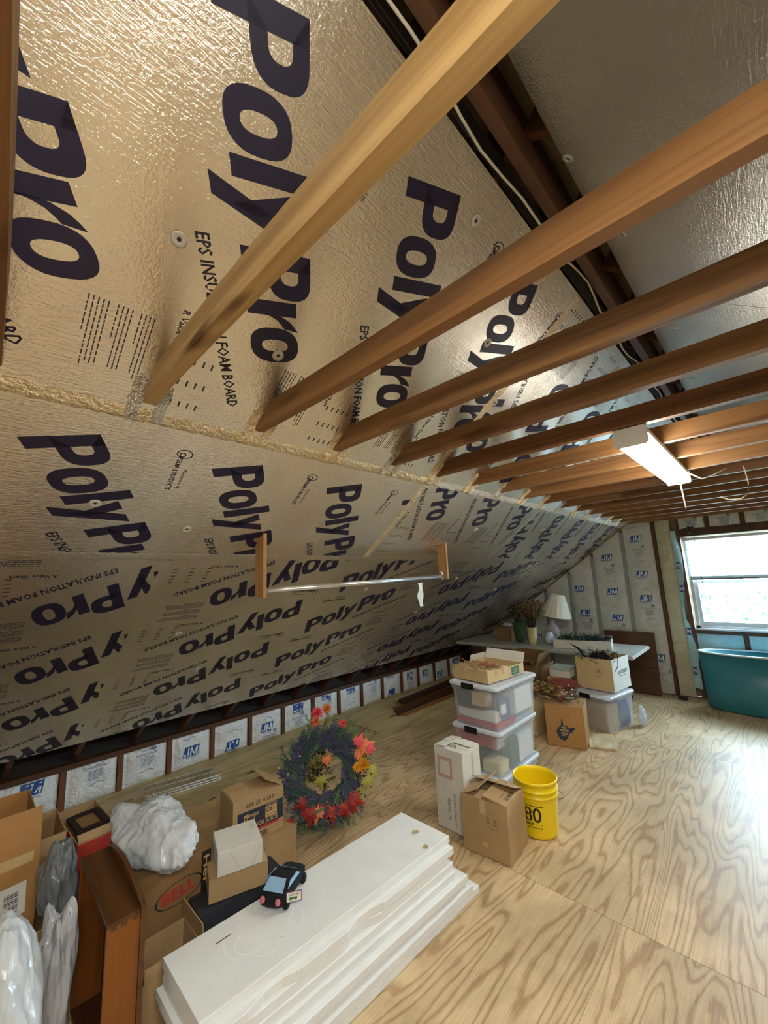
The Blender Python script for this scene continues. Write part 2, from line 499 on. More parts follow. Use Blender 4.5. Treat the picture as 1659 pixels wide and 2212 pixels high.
# lower boards, run down the slope
def rows(a, t0, n=5, pitch=.575): return [(a, t0 + pitch * k) for k in range(-1, n)]
UP = R_(-32); DN = R_(149)
TL = 4.185
foam_board(left_pt, -.52, .685, 2.0, TL, rows(.925, 1.955, 5), DN)
foam_board(left_pt, .685, 1.85, 2.0, TL, rows(1.72, 2.47), DN)
foam_board(left_pt, 1.85, 3.06, 2.0, TL, rows(2.02, 2.42), UP)
foam_board(left_pt, 3.06, 4.28, 2.0, TL, rows(4.13, 2.02), DN)
foam_board(left_pt, 4.28, 5.50, 2.0, TL, rows(4.42, 2.45), UP)
foam_board(left_pt, 5.50, YB, 2.0, TL, rows(6.6, 2.1), DN)
foam_board(left_pt, YF, -.52, 2.0, TL)
# right slope, plain side out
for s0, s1 in ((YF, -.3), (-.3, 2.14), (2.14, 4.58), (4.58, YB)):
    for t0, t1 in ((0, 1.22), (1.22, 2.44), (2.44, TL)):
        foam_board(right_pt, s0, s1, t0, t1, mat='foil_plain')

# ---- tape strips, crumpled
def tape(path, w, name='foil_tape_strip', mat='foil_tape', fn=left_pt, amp=.004, seed=0, lift=.0016, kind=None):
    """path: list of (s,t); ribbon with a ragged edge"""
    rnd = random.Random(seed); mb = MB(); v = []; f = []
    pts = []
    for (a, b) in zip(path[:-1], path[1:]):
        L = math.hypot(b[0] - a[0], b[1] - a[1]); n = max(2, int(L / .02))
        for k in range(n): pts.append((a[0] + (b[0] - a[0]) * k / n, a[1] + (b[1] - a[1]) * k / n))
    pts.append(path[-1]); m = 4
    for i, p in enumerate(pts):
        q = pts[min(i + 1, len(pts) - 1)]; r = pts[max(i - 1, 0)]
        dx, dy = q[0] - r[0], q[1] - r[1]; L = math.hypot(dx, dy) or 1
        nx, ny = -dy / L, dx / L
        for k in range(m + 1):
            e = (k / m - .5) * w
            if k in (0, m): e *= 1 + rnd.uniform(-.12, .12); o = .0004
            else: o = lift + abs(rnd.gauss(0, 1)) * amp
            v.append(fn(p[0] + nx * e, p[1] + ny * e, o))
    for i in range(len(pts) - 1):
        for k in range(m):
            a = i * (m + 1) + k; f.append((a, a + 1, a + m + 2, a + m + 1))
    mb.add(v, f)
    return mb.build(name, mat, ceiling)
tape([(-2.0, 1.235), (1.95, 1.235)], .055, amp=.002, seed=1)
tape([(1.95, 1.235), (YB - .01, 1.235)], .055, mat='foil_crumple', amp=.0025, seed=2)
tape([(-2.0, 2.0), (YB - .01, 2.0)], .055, mat='foil_board', amp=.0006, seed=3, lift=.0009)
tape([(1.95, .01), (1.945, 1.2)], .05, mat='foil_tape', amp=.0012, seed=4)
tape([(1.98, 1.26), (1.98, 1.98)], .05, mat='foil_tape', amp=.0012, seed=5)
tape([(4.38, .01), (4.38, 1.2)], .05, mat='foil_board', amp=.001, seed=6)
tape([(3.72, 1.26), (3.72, 1.98)], .05, mat='foil_board', amp=.0015, seed=6)
for k, s in enumerate((.685, 1.85, 3.06, 4.28, 5.5)):
    tape([(s, 2.03), (s, TL - .02)], .05, mat='foil_board', amp=.0007, seed=10 + k, lift=.0009)
# crumpled patches sealing each tie end
for i, y in enumerate(TIEY[1:]):
    for sgn in (-1, 1):
        yy = y + .019 + sgn * .040
        rnd = random.Random(i * 7 + sgn); v = []; f = []
        nu, nv = 6, 16
        for a in range(nu + 1):
            for b in range(nv + 1):
                e = (a / nu - .5) * .042; t = 1.255 - b / nv * (.17 if sgn < 0 else .15)
                edge = a in (0, nu) or b in (0, nv)
                v.append(left_pt(yy + e + (rnd.uniform(-.004, .004) if edge else 0), t + (rnd.uniform(-.01, .01) if b in (0, nv) else 0), .0007 if edge else .004 + abs(rnd.gauss(0, .0035)) + (.010 if b < 5 else 0) * random.Random(i).random()))
        for a in range(nu):
            for b in range(nv):
                q = a * (nv + 1) + b; f.append((q, q + 1, q + nv + 2, q + nv + 1))
        MB().add(v, f).build('foil_patch', 'foil_tape' if i % 3 else 'foil_crumple', ceiling)

# fastener washers
plain('washer_plastic', '#b9b4a6', .4)
plain('washer_hole', '#2b241c', .7)
nl = Vector((SN, 0, -CS)); nr = Vector((-SN, 0, -CS))
def washer(p, nrm, r=.021):
    q = nrm.to_track_quat('Z', 'Y').to_matrix().to_4x4(); q.translation = p
    o = MB().lathe([(r, 0), (r, .0015), (r * .8, .003), (r * .38, .0035), (r * .30, .001), (.0005, .001)], 20, q, cap0=False).build('fastener_washer', 'washer_plastic', ceiling)
    MB().lathe([(r * .28, .0012), (.0005, .0016)], 10, q, cap0=False).build('screw_head', 'washer_hole', o)
for s, t in ((.317, .659), (.714, .852), (1.146, .119), (1.967, .064), (2.791, .072), (1.606, .405), (.32, 1.68), (.697, 1.798), (1.973, .625),
             (.07, 2.6), (.95, 2.75), (1.25, 3.3), (2.3, 2.4), (2.45, 3.2), (3.4, 2.9), (3.5, 2.3), (4.7, 2.6), (3.0, 1.6), (4.2, 1.5), (5.0, 1.7), (.1, 3.5), (2.15, 3.85)):
    washer(left_pt(s, t, .0012), nl)
for s, t in ((1.216, .02), (1.633, .08), (2.465, .13), (.5, .5), (3.3, .1)): washer(right_pt(s, t, .0005), nr, .018)

# ------------------------------------------------------------------ batts (plastic faced insulation)
def batt_mat(name, col, rough):
    n = N(name); b = srgb(col); d = tuple(x * .86 for x in b[:3]) + (1,)
    c = n.coord(); f = n.noise(c, 6, 4, .6, .6)
    n.color(n.ramp(f, [(.35, d), (.6, b)])); n.b.inputs['Roughness'].default_value = rough
    cr = n.add('ShaderNodeTexVoronoi'); cr.feature = 'DISTANCE_TO_EDGE'; cr.inputs['Scale'].default_value = 9
    n.link(n.noise(c, 3, 3), cr.inputs['Scale']) if False else None
    mpv = n.coord((1, 1, .6)); n.link(mpv, cr.inputs['Vector'])
    h = n.mathn('ADD', n.mathn('MULTIPLY', f, 1.2), n.mathn('MULTIPLY', n.noise(c, 22, 3, .6, 1.5), .6))
    n.bump(h, 1.0, .022)
    MATS[name] = n.m
batt_mat('batt_plastic', '#eaeef0', .24)
batt_mat('batt_gable', '#d3d3cb', .5)
batt_mat('batt_yellow', '#cdc7a6', .8)
plain('flange_grey', '#8f9596', .55)
batt_mat('batt_cyan', '#b5dbe4', .5)
plain('ink_blue', '#1c4f94', .5, var=.03)
plain('ink_grey', '#7f8d9c', .5, var=.03)
plain('ink_white', '#e9edf0', .5, var=.02)

def batt(w, h, bulge, seed, nu=12, nv=14):
    """height function of a stuffed batt face, u across 0..w, v up 0..h"""
    def fn(u, v):
        a = 1 - abs(2 * u / w - 1) ** 5; b = 1 - abs(2 * v / h - 1) ** 9
        return bulge * a * b + .010 * a * b * noise.noise(Vector((u * 11 + seed * 3.7, v * 9, seed))) + .006 * a * noise.noise(Vector((u * 30, v * 26 + seed, 2)))
    return fn
def build_batt(parent, org, ud, vd, nd, w, h, fn, mat, logos, top=None, name='insulation_batt'):
    """org corner, ud across, vd up, nd outwards. top(u)-> max v for sloped tops"""
    nu = 12; nv = max(6, int(h / .03)); v = []; f = []
    org, ud, vd, nd = Vector(org), Vector(ud), Vector(vd), Vector(nd)
    for i in range(nu + 1):
        u = w * i / nu; H = top(u) if top else h
        for j in range(nv + 1):
            y = H * j / nv; v.append(org + ud * u + vd * y + nd * fn(u, y))
    for i in range(nu):
        for j in range(nv):
            a = i * (nv + 1) + j; f.append((a, a + nv + 1, a + nv + 2, a + 1))
    # side skirts
    for i, flip in ((0, 0), (nu, 1)):
        base = len(v)
        for j in range(nv + 1): v.append(v[i * (nv + 1) + j] - nd * .05)
        for j in range(nv):
            a = i * (nv + 1) + j; q = (a, a + 1, base + j + 1, base + j); f.append(q if flip else q[::-1])
    mb = MB(); mb.add(v, f, None, True); o = mb.build(name, mat, parent)
    def mp(lift): return lambda a, b: org + ud * a + vd * (-b) + nd * (fn(a, -b) + lift)
    blue = Print(); grey = Print(); white = Print()
    for kind, u, y, sc in logos:
        yy = -y                       # 2D frame has t down
        if kind == 'jm':
            W_, H_ = .135 * sc, .088 * sc; n = 6
            for i in range(n):
                for j in range(4):
                    a0, a1 = i / n, (i + 1) / n; b0, b1 = j / 4, (j + 1) / 4
                    sk = lambda a, b: (u + (a - .5) * W_ + (b - .5) * .018 * sc, yy - (b - .5) * H_)
                    blue.shape([sk(a0, b0), sk(a1, b0), sk(a1, b1), sk(a0, b1)], [(0, 1, 2, 3)])
            def q4(*pts): white.shape([(u + (a + .10 * b) * sc, yy - b * sc) for a, b in pts], [(0, 1, 2, 3)])
            q4((-.032, -.024), (-.018, -.024), (-.018, .034), (-.032, .034)); q4((-.060, -.034), (-.024, -.034), (-.018, -.022), (-.056, -.022)); q4((-.062, -.034), (-.050, -.034), (-.050, -.010), (-.060, -.010))
            q4((-.008, -.036), (.004, -.036), (.004, .034), (-.008, .034)); q4((.044, -.036), (.057, -.036), (.057, .034), (.044, .034))
            q4((-.008, .034), (.006, .034), (.031, -.030), (.020, -.030)); q4((.020, -.030), (.031, -.030), (.057, .034), (.043, .034))
            blue.text('Johns Manville', (u - .058 * sc, yy + .062 * sc), 0, .012 * sc, .115 * sc, res=1)
        elif kind == 'ct':
            blue_ = grey
            blue_.text('ComfortTherm', (u - .085 * sc, yy), 0, .022 * sc, .165 * sc, bold=.02, shear=.2, res=1)
            blue_.ring((u + .055 * sc, yy - .045 * sc), .003, .022 * sc, 12)
            for k in range(6): blue_.bar((u - (.05 - .004 * (k % 2)) * sc, yy + (.018 + k * .0125) * sc), 0, (.105 - .03 * (k == 5)) * sc, .005 * sc)
        elif kind == 'wave':
            for k in range(8):
                x0 = u - .055 * sc + k * .014 * sc
                y0 = yy + .009 * sin(k * .9) * sc; y1 = yy + .009 * sin((k + 1) * .9) * sc
                blue.shape([(x0, y0), (x0 + .014 * sc, y1), (x0 + .014 * sc, y1 + .0035 * sc), (x0, y0 + .0035 * sc)], [(0, 1, 2, 3)])
    cl = (.012, w - .012, -h + .008, -.006)
    if blue.v: blue.build('printed_logo', 'ink_blue', o, mp(.0035), cl)
    if grey.v: grey.build('printed_text', 'ink_grey', o, mp(.0035), cl)
    if white.v: white.build('printed_letters', 'ink_white', o, mp(.0050), cl)
    return o

# ---- left knee wall
wall_left = tag(boxo('wall_left', XL - .14, XL - .10, YF - .1, YB + .12, 0.0, .55, 'dark_paper'), kind='structure')
def child_world(o, parent):
    o.parent = parent; o.matrix_parent_inverse = Matrix.Translation(parent.location).inverted(); return o
boxo_w = lambda parent, *a, **k: child_world(boxo(*a, **k), parent)
SY = [-2.02 + .4 * i for i in range(5)] + [.23, .655, 1.04, 1.424, 1.815, 2.209, 2.605, 3.012, 3.41, 3.80, 4.195, 4.60, 4.985, 5.39, 5.79, 6.19]
for y in SY: boxo_w(wall_left, 'stud', XL - .09, XL, y - .019, y + .019, 0.004, .285, 'stud_wood_z')
boxo_w(wall_left, 'top_plate', XL - .09, XL + .004, YF, YB, .285, .325, 'dark_wood_y')
boxo_w(wall_left, 'rim_board', XL - .095, XL - .07, YF, YB, .325, .52, 'dark_paper')
LG = {4: [('jm', .21, .20, 1)], 5: [('jm', .215, .225, 1.0)], 6: [('ct', .18, .24, 1), ('wave', .19, .13, 1)],
      7: [('jm', .19, .315, 1), ('ct', .17, .22, 1), ('wave', .17, .10, 1)], 8: [('wave', .15, .25, 1), ('jm', .16, .135, 1)],
      9: [('wave', .17, .20, 1), ('jm', .17, .065, 1)], 10: [('wave', .16, .22, 1), ('jm', .16, .13, 1), ('ct', .2, .03, 1)],
      11: [('wave', .16, .285, 1), ('jm', .16, .225, 1), ('ct', .16, .115, 1)], 12: [('jm', .17, .27, 1), ('ct', .16, .17, 1), ('wave', .2, .06, 1)],
      13: [('jm', .16, .255, 1), ('wave', .16, .09, 1)], 14: [('ct', .17, .23, 1), ('wave', .18, .10, 1)],
      15: [('wave', .13, .14, 1), ('jm', .14, .055, 1), ('jm', .13, .30, 1)], 16: [('jm', .14, .2, 1), ('ct', .14, .09, 1)],
      17: [('jm', .12, .175, 1)], 18: [('jm', .1, .09, 1)], 19: [('jm', .15, .2, 1)]}
for i in range(len(SY) - 1):
    w = SY[i + 1] - SY[i] - .038 - .012; h = .278
    fn = batt(w, h, .030, i)
    o = build_batt(None, (XL - .022, SY[i] + .025, .005), (0, 1, 0), (0, 0, 1), (1, 0, 0), w, h, fn, 'batt_plastic', LG.get(i, []))
    child_world(o, wall_left)

# ---- gable wall (wall_back)
def roof_z(x): return RE[1] - .707 * abs(x - XC) + .707 * .093
wx0, wx1, wz0, wz1 = -.835, .29, .856, 2.012
bmw = MB()
def quadprism(mb, pts, y0, y1):
    v = [(x, y0, z) for x, z in pts] + [(x, y1, z) for x, z in pts]; n = len(pts)
    f = [tuple(range(n)), tuple(reversed(range(n, 2 * n)))] + [(i, i + n, (i + 1) % n + n, (i + 1) % n) for i in range(n)]
    mb.add(v, f)
zt = lambda x: roof_z(x) + .17
quadprism(bmw, [(XL - .1, 0), (wx0, 0), (wx0, zt(wx0)), (XL - .1, zt(XL - .1))], YB + .10, YB + .13)
quadprism(bmw, [(wx1, 0), (XR + .1, 0), (XR + .1, zt(XR + .1)), (wx1, zt(wx1))], YB + .10, YB + .13)
quadprism(bmw, [(wx0, 0), (wx1, 0), (wx1, wz0), (wx0, wz0)], YB + .10, YB + .13)
quadprism(bmw, [(wx0, wz1), (wx1, wz1), (wx1, zt(wx1)), (XC, zt(XC)), (wx0, zt(wx0))], YB + .10, YB + .13)
wall_back = tag(bmw.build('wall_back', 'roof_ply'), kind='structure')
studx = [-3.55, -3.14, -2.735, -2.34, -1.975, -1.545, -1.150, -.880]
for x in studx + [.33, .74, 1.15, 1.56, 1.97, 2.38]:
    boxo('stud', x - .019, x + .019, YB + .0, YB + .09, .0, roof_z(x) - .02, 'stud_wood_z', wall_back)
    if x < -1.3 or x > .5: boxo('facing_flange', x - .030, x + .030, YB - .004, YB - .0005, .01, roof_z(x) - .045, 'flange_grey', wall_back)
boxo('window_header', wx0 - .03, wx1 + .03, YB - .005, YB + .09, 2.035, 2.125, 'dark_wood_y', wall_back)
boxo('window_sill_plate', wx0 - .03, wx1 + .03, YB - .005, YB + .09, .800, .852, 'dark_wood_y', wall_back)
for x in (-.56, -.215, .13): boxo('cripple_stud', x - .019, x + .019, YB, YB + .09, 2.125, 2.60, 'stud_wood_z', wall_back)
for x in (-.38, .02): boxo('cripple_stud', x - .019, x + .019, YB + .02, YB + .09, 0, .80, 'stud_wood_z', wall_back)
def gbatt(x0, x1, z0, zf, logos, mat='batt_gable', bulge=.030, seed=0, lift=.0):
    w = x1 - x0; top = (lambda u: zf(x0 + u) - z0) if callable(zf) else None
    h = (max(top(0), top(w))) if top else zf - z0
    fn0 = batt(w, h * 1.02, bulge, seed)
    return build_batt(wall_back, (x0, YB + .004 - lift, z0), (1, 0, 0), (0, 0, 1), (0, -1, 0), w, h, fn0, mat, [(k, u - x0, z - z0, s) for k, u, z, s in logos], top)
edge = lambda x: roof_z(x) - .012
gbatt(-3.53, -3.16, .01, edge, [('jm', -3.34, .5, 1)], seed=1)
gbatt(-3.12, -2.755, .01, edge, [('jm', -2.93, .62, 1)], seed=2)
gbatt(-2.715, -2.355, .01, edge, [('jm', -2.60, 1.10, .8), ('wave', -2.5, .8, 1)], seed=3)
gbatt(-2.325, -1.99, .01, edge, [('jm', -2.20, 1.38, 1), ('wave', -2.18, 1.22, 1), ('jm', -2.16, 1.02, 1), ('ct', -2.14, .87, 1)], seed=4)
gbatt(-1.960, -1.56, .01, edge, [('wave', -1.80, 2.0, 1), ('jm', -1.765, 1.82, 1), ('ct', -1.755, 1.66, 1), ('wave', -1.75, 1.48, 1), ('jm', -1.745, 1.33, 1), ('wave', -1.73, 1.13, 1), ('jm', -1.725, .965, 1), ('ct', -1.72, .82, 1)], seed=5)
gbatt(-1.530, -1.175, .01, edge, [('wave', -1.40, 2.22, 1), ('jm', -1.362, 2.06, 1), ('ct', -1.35, 1.90, 1), ('wave', -1.35, 1.74, 1), ('jm', -1.35, 1.565, 1), ('wave', -1.34, 1.36, 1), ('jm', -1.345, 1.235, 1), ('ct', -1.33, 1.09, 1), ('wave', -1.33, .96, 1), ('jm', -1.30, .46, 1), ('ct', -1.25, .25, 1)], seed=6)
gbatt(-1.125, -.955, .01, edge, [], 'batt_yellow', .035, seed=7)
# loose batt side flap with print beside the window
fl = Print()
v = []; f = []
n = 26
for i in range(n + 1):
    z = .12 + (2.12 - .12) * i / n
    wgt = .052 + .03 * sin(z * 4.2 + .6) + (.03 if .45 < z < .95 else 0)
    for k in range(4): v.append((-.955 + wgt * k / 3, YB - .012 + .018 * sin(k * 1.3 + z * 5), z))
for i in range(n):
    for k in range(3): a = i * 4 + k; f.append((a, a + 1, a + 5, a + 4))
lf = MB().add(v, f, None, True).build('loose_facing', 'batt_cyan', wall_back)
for z in (.30, .78, 1.32, 1.62):
    for dz in (0,):
        fl.shape([(-.950, -z), (-.905, -z), (-.895, -z - .085), (-.945, -z - .085)], [(0, 1, 2, 3)])
fl.build('printed_logo', 'ink_blue', lf, lambda a, b: Vector((a, YB - .034, -b)))
fm = Print()
for z in (.30, .78, 1.32, 1.62):
    for pts in (((-.943, .072), (-.936, .072), (-.936, .015), (-.943, .015)), ((-.910, .072), (-.903, .072), (-.903, .015), (-.910, .015)), ((-.943, .015), (-.934, .015), (-.920, .060), (-.927, .060)), ((-.927, .060), (-.920, .060), (-.903, .015), (-.912, .015))):
        fm.shape([(a, -z - b) for a, b in pts], [(0, 1, 2, 3)])
fm.build('printed_letters', 'ink_white', lf, lambda a, b: Vector((a, YB - .036, -b)))
for x0, x1, sd in ((-.855, -.585, 20), (-.535, -.24, 21), (-.19, .105, 22), (.155, .30, 23)):
    gbatt(x0, x1, 2.135, edge, [('ct', (x0 + x1) / 2, 2.22, .9)], seed=sd, bulge=.02)
gbatt(-.855, -.405, .01, .795, [], 'batt_cyan', .03, seed=24); gbatt(-.355, 0.0, .01, .795, [], 'batt_cyan', .03, seed=25)
for i, x in enumerate((.36, .77, 1.18, 1.59, 2.0)): gbatt(x, x + .35, .01, edge, [('jm', x + .17, 1.4, 1)], seed=30 + i)

# ---- window_1
plain('vinyl_white', '#dfe6e8', .35)
plain('blind_white', '#e8eef0', .5)
win = empty('window_1', (0, YB, 0), kind='structure')
mb = MB(); y0, y1 = -.005, .075
mb.box(wx0, wx0 + .035, y0, y1, wz0, wz1); mb.box(wx1 - .035, wx1, y0, y1, wz0, wz1)
mb.box(wx0, wx1, y0, y1, wz0, wz0 + .04); mb.box(wx0, wx1, y0, y1, wz1 - .03, wz1)
mb.build('window_frame', 'vinyl_white', win)
MB().box(wx0 - .02, wx1 + .02, -.03, .01, wz0 - .012, wz0 + .012, b=.004).build('window_sill', 'vinyl_white', win)
mb = MB(); a0, a1 = wx0 + .035, wx1 - .035
for (z0, z1, yy) in ((wz0 + .04, 1.455, .012), (1.435, wz1 - .03, .042)):
    mb = MB(); s_ = .045
    mb.box(a0, a0 + s_, yy, yy + .028, z0, z1); mb.box(a1 - s_, a1, yy, yy + .028, z0, z1)
    mb.box(a0 + s_, a1 - s_, yy, yy + .028, z0, z0 + s_ * (1.1 if yy < .03 else .6)); mb.box(a0 + s_, a1 - s_, yy, yy + .028, z1 - s_ * .6, z1)
    sa = mb.build('sash', 'vinyl_white', win)
    g = N('window_glass_%d' % int(yy * 1000)); tr = g.add('ShaderNodeBsdfTransparent'); gl = g.add('ShaderNodeBsdfGlossy'); gl.inputs['Roughness'].default_value = .02
    mx = g.add('ShaderNodeMixShader'); mx.inputs[0].default_value = .06; g.link(tr.outputs[0], mx.inputs[1]); g.link(gl.outputs[0], mx.inputs[2]); g.link(mx.outputs[0], g.out.inputs[0])
    MB().box(a0 + s_, a1 - s_, yy + .012, yy + .016, z0 + .03, z1 - .02).build('glass_pane', g.m, sa)
bl = empty('window_blind', (0, YB - .012, 0), label='white horizontal slat blind pulled halfway down the window', cat='blind')
MB().box(wx0 + .01, wx1 - .01, -.03, .0, 1.975, 2.005, b=.003).build('head_rail', 'blind_white', bl)
sl = MB().add([(a, y, z) for a, y, z in ((wx0 + .02, -.026, .0035), (wx1 - .02, -.026, .0035), (wx1 - .02, -.003, -.0035), (wx0 + .02, -.003, -.0035))] +
              [(a, y, z) for a, y, z in ((wx0 + .02, -.026, .0029), (wx1 - .02, -.026, .0029), (wx1 - .02, -.003, -.0041), (wx0 + .02, -.003, -.0041))],
              [(0, 1, 2, 3), (7, 6, 5, 4), (0, 4, 5, 1), (3, 2, 6, 7)]).build('slat', 'blind_white', bl)
sl.location.z = 1.962
for k in range(1, 22):
    c = sl.copy(); COL.objects.link(c); c.location.z = 1.962 - k * .0222
for k in range(9):
    c = sl.copy(); COL.objects.link(c); c.location.z = 1.487 + k * .003
plain('blind_rail', '#8d969c', .5)
MB().box(wx0 + .02, wx1 - .02, -.027, -.002, 1.468, 1.484, b=.002).build('bottom_rail', 'blind_rail', bl)
plain('dark_line', '#3b4248', .6)
MB().tube([(-.705, -.034, 1.975), (-.70, -.04, 1.5), (-.698, -.04, 1.20)], .0035).build('tilt_wand', 'dark_line', bl)

# ---- closing walls behind / right of the camera
wr = tag(boxo('wall_right', XR + .10, XR + .14, YF - .1, YB + .12, 0, .55, 'roof_ply'), kind='structure')
boxo_w(wr, 'top_plate', XR, XR + .09, YF, YB, .285, .325, 'dark_wood_y')
for i in range(22):
    y = YF + .02 + i * .4095; boxo_w(wr, 'stud', XR, XR + .09, y, y + .038, .004, .285, 'stud_wood_z')
mbf = MB(); quadprism(mbf, [(XL - .1, 0), (XR + .1, 0), (XR + .1, zt(XR + .1)), (XC, zt(XC)), (XL - .1, zt(XL - .1))], YF - .04, YF)
plain('batt_far', '#c8c6bc', .7)
wf = tag(mbf.build('wall_front', 'batt_far'), kind='structure')
# ------------------------------------------------------------------ lamps
plain('fixture_white', '#e4e2da', .4)
emit('lens_lit', '#fefaf0', 1)
def shop_light(x, y0, y1, z, strength, label):
    t = empty('shop_light', (x, (y0 + y1) / 2, z), label=label, cat='ceiling light', group='long shop lights under the ties')
    L = (y1 - y0) / 2; w = .062
    m = MATS['lens_lit'].copy(); m.node_tree.nodes['Principled BSDF'].inputs['Emission Strength'].default_value = strength
    mb = MB()
    v = []; f = []
    prof = [(-w, .045), (-w, .018), (-w * .93, .006), (-w * .6, 0), (w * .6, 0), (w * .93, .006), (w, .018), (w, .045)]
    for yy in (-L + .022, L - .022):
        for a, b in prof: v.append((a, yy, b))
    n = len(prof)
    for i in range(n - 1): f.append((i, i + 1, n + i + 1, n + i))
    f += [tuple(range(n)), tuple(reversed(range(n, 2 * n)))]
    mb.add(v, f); mb.build('diffuser', m, t)
    MB().box(-w, w, -L + .02, L - .02, .045, .080, b=.006).build('housing', 'fixture_white', t)
    for s in (-1, 1):
        yc = s * (L - .012)
        MB().box(-w - .004, w + .004, yc - .014, yc + .014, -.004, .080, b=.006).build('end_cap', 'fixture_white', t)
    return t
t = shop_light(-.383, 2.0, 3.26, 2.192, LAMP_NEAR, 'long white shop light glowing under the wooden ties, nearer the window')
MB().tube([(.01, .60, 0), (.012, .60, -.06), (.016, .604, -.17)], .004).build('pull_rod', 'cable_white', t)
pts = []
for i in range(28):
    a = i / 27; pts.append((-.34 + .42 * a, 3.22 - .05 * a + .25 * sin(a * 3), 2.24 - .26 * sin(a * 3.0) * (.25 + a * .7)))
tag(MB().tube([(-.32, 3.20, 2.245), (-.26, 3.25, 2.20), (-.20, 3.3, 2.225), (-.14, 3.35, 2.26)] , .004).build('power_cord', 'cable_white'), 'short cream power cord looping from the lamp up to the ties', 'cord')
tag(MB().tube([(-.20, 3.5, 2.10), (-.16, 3.5, 2.075), (-.10, 3.5, 2.07), (-.06, 3.5, 2.10), (-.05, 3.5, 2.17), (-.055, 3.5, 2.25), (-.06, 3.5, 2.285)], .0042).build('hanging_cable', 'cable_white'), 'cream cable hanging in a loop under the ties right of the lamp', 'cable')
shop_light(.42, -.75, .50, 2.192, LAMP_BACK, 'long white shop light out of the picture to the right of the camera')

# ------------------------------------------------------------------ carton builder
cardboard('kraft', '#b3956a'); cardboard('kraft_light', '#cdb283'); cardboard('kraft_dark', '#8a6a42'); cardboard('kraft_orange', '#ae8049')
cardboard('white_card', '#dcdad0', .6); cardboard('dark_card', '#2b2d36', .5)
plain('ink_black', '#1d1b1c', .6, var=.02); plain('ink_navy', '#2b3042', .6, var=.02); plain('ink_red', '#b2392f', .6, var=.03)
plain('ink_kraft', '#c8a56c', .7, var=.03); plain('ink_green', '#2f6a4e', .6, var=.03); plain('paper_label', '#dcdcd4', .6)
plain('ink_pink', '#c9a08b', .7, var=.03); plain('packing_tape', '#c4aa7c', .25, var=.03); plain('ink_grey_dark', '#5d5f60', .6)
plain('ink_violet', '#3b3f8f', .6)
class Carton:
    def __init__(s, name, label, c0, c1, d, z0, h, mat, cat='box', open_top=False, b=.0015, group=None, th=.004):
        dx, dy = c1[0] - c0[0], c1[1] - c0[1]; s.w = math.hypot(dx, dy); s.d = d; s.h = h
        s.r = empty(name, (c0[0], c0[1], z0), math.atan2(dy, dx), label, cat, group)
        w = s.w; mb = MB()
        if open_top:
            mb.box(0, w, 0, th, 0, h); mb.box(0, w, d - th, d, 0, h); mb.box(0, th, th, d - th, 0, h); mb.box(w - th, w, th, d - th, 0, h)
            mb.box(th, w - th, th, d - th, 0, th)
        else: mb.box(0, w, 0, d, 0, h, b=b)
        s.body = mb.build('carton_body', mat, s.r); s.mat = mat
    def face(s, f, e=.0008):
        w, d, h = s.w, s.d, s.h
        return {'f': lambda a, b: Vector((a, -e, h - b)), 'r': lambda a, b: Vector((w + e, a, h - b)),
                'l': lambda a, b: Vector((-e, d - a, h - b)), 't': lambda a, b: Vector((a, d - b, h + e)),
                'tr': lambda a, b: Vector((w - b, d - a if False else a, h + e))}[f]
    def pr(s, face, mat, fn, name='printing', e=.0008):
        p = Print(); fn(p); o = p.build(name, mat, s.body, s.face(face, e))
        if name in ('printed_words', 'handwriting', 'fold_line', 'barcode', 'printing', 'tape', 'printed_name', 'printed_oval', 'label_print'): o['kind'] = 'stuff'
        return o
    def flap(s, side, length, ang, mat=None, inset=.004, name='flap', skew=0):
        """ang 0 = lying closed over the box, 90 = straight up, 180 = folded out level, 250 = hanging down outside"""
        w, d, h = s.w, s.d, s.h; a = R_(ang); th = .004
        if side in 'fb': L = w - 2 * inset
        else: L = d - 2 * inset
        mb = MB(); n = 4; v = []; fcs = []
        for i in range(n + 1):
            t = i / n; q = t * length; aa = a + skew * t
            for u in (0, L):
                for k in (0, th): v.append((u, q * cos(aa) - k * sin(aa), q * sin(aa) + k * cos(aa)))
        for i in range(n):
            o = i * 4
            fcs += [(o, o + 2, o + 6, o + 4), (o + 1, o + 5, o + 7, o + 3), (o, o + 4, o + 5, o + 1), (o + 2, o + 3, o + 7, o + 6)]
        fcs += [(0, 1, 3, 2), (n * 4, n * 4 + 2, n * 4 + 3, n * 4 + 1)]
        mb.add(v, fcs); o = mb.build(name, mat or s.mat, s.r)
        if side == 'f': o.location = (inset, 0.001, h); 
        elif side == 'b': o.location = (w - inset, d - .001, h); o.rotation_euler.z = pi
        elif side == 'l': o.location = (0.001, d - inset, h); o.rotation_euler.z = -pi / 2
        else: o.location = (w - .001, inset, h); o.rotation_euler.z = pi / 2
        return o

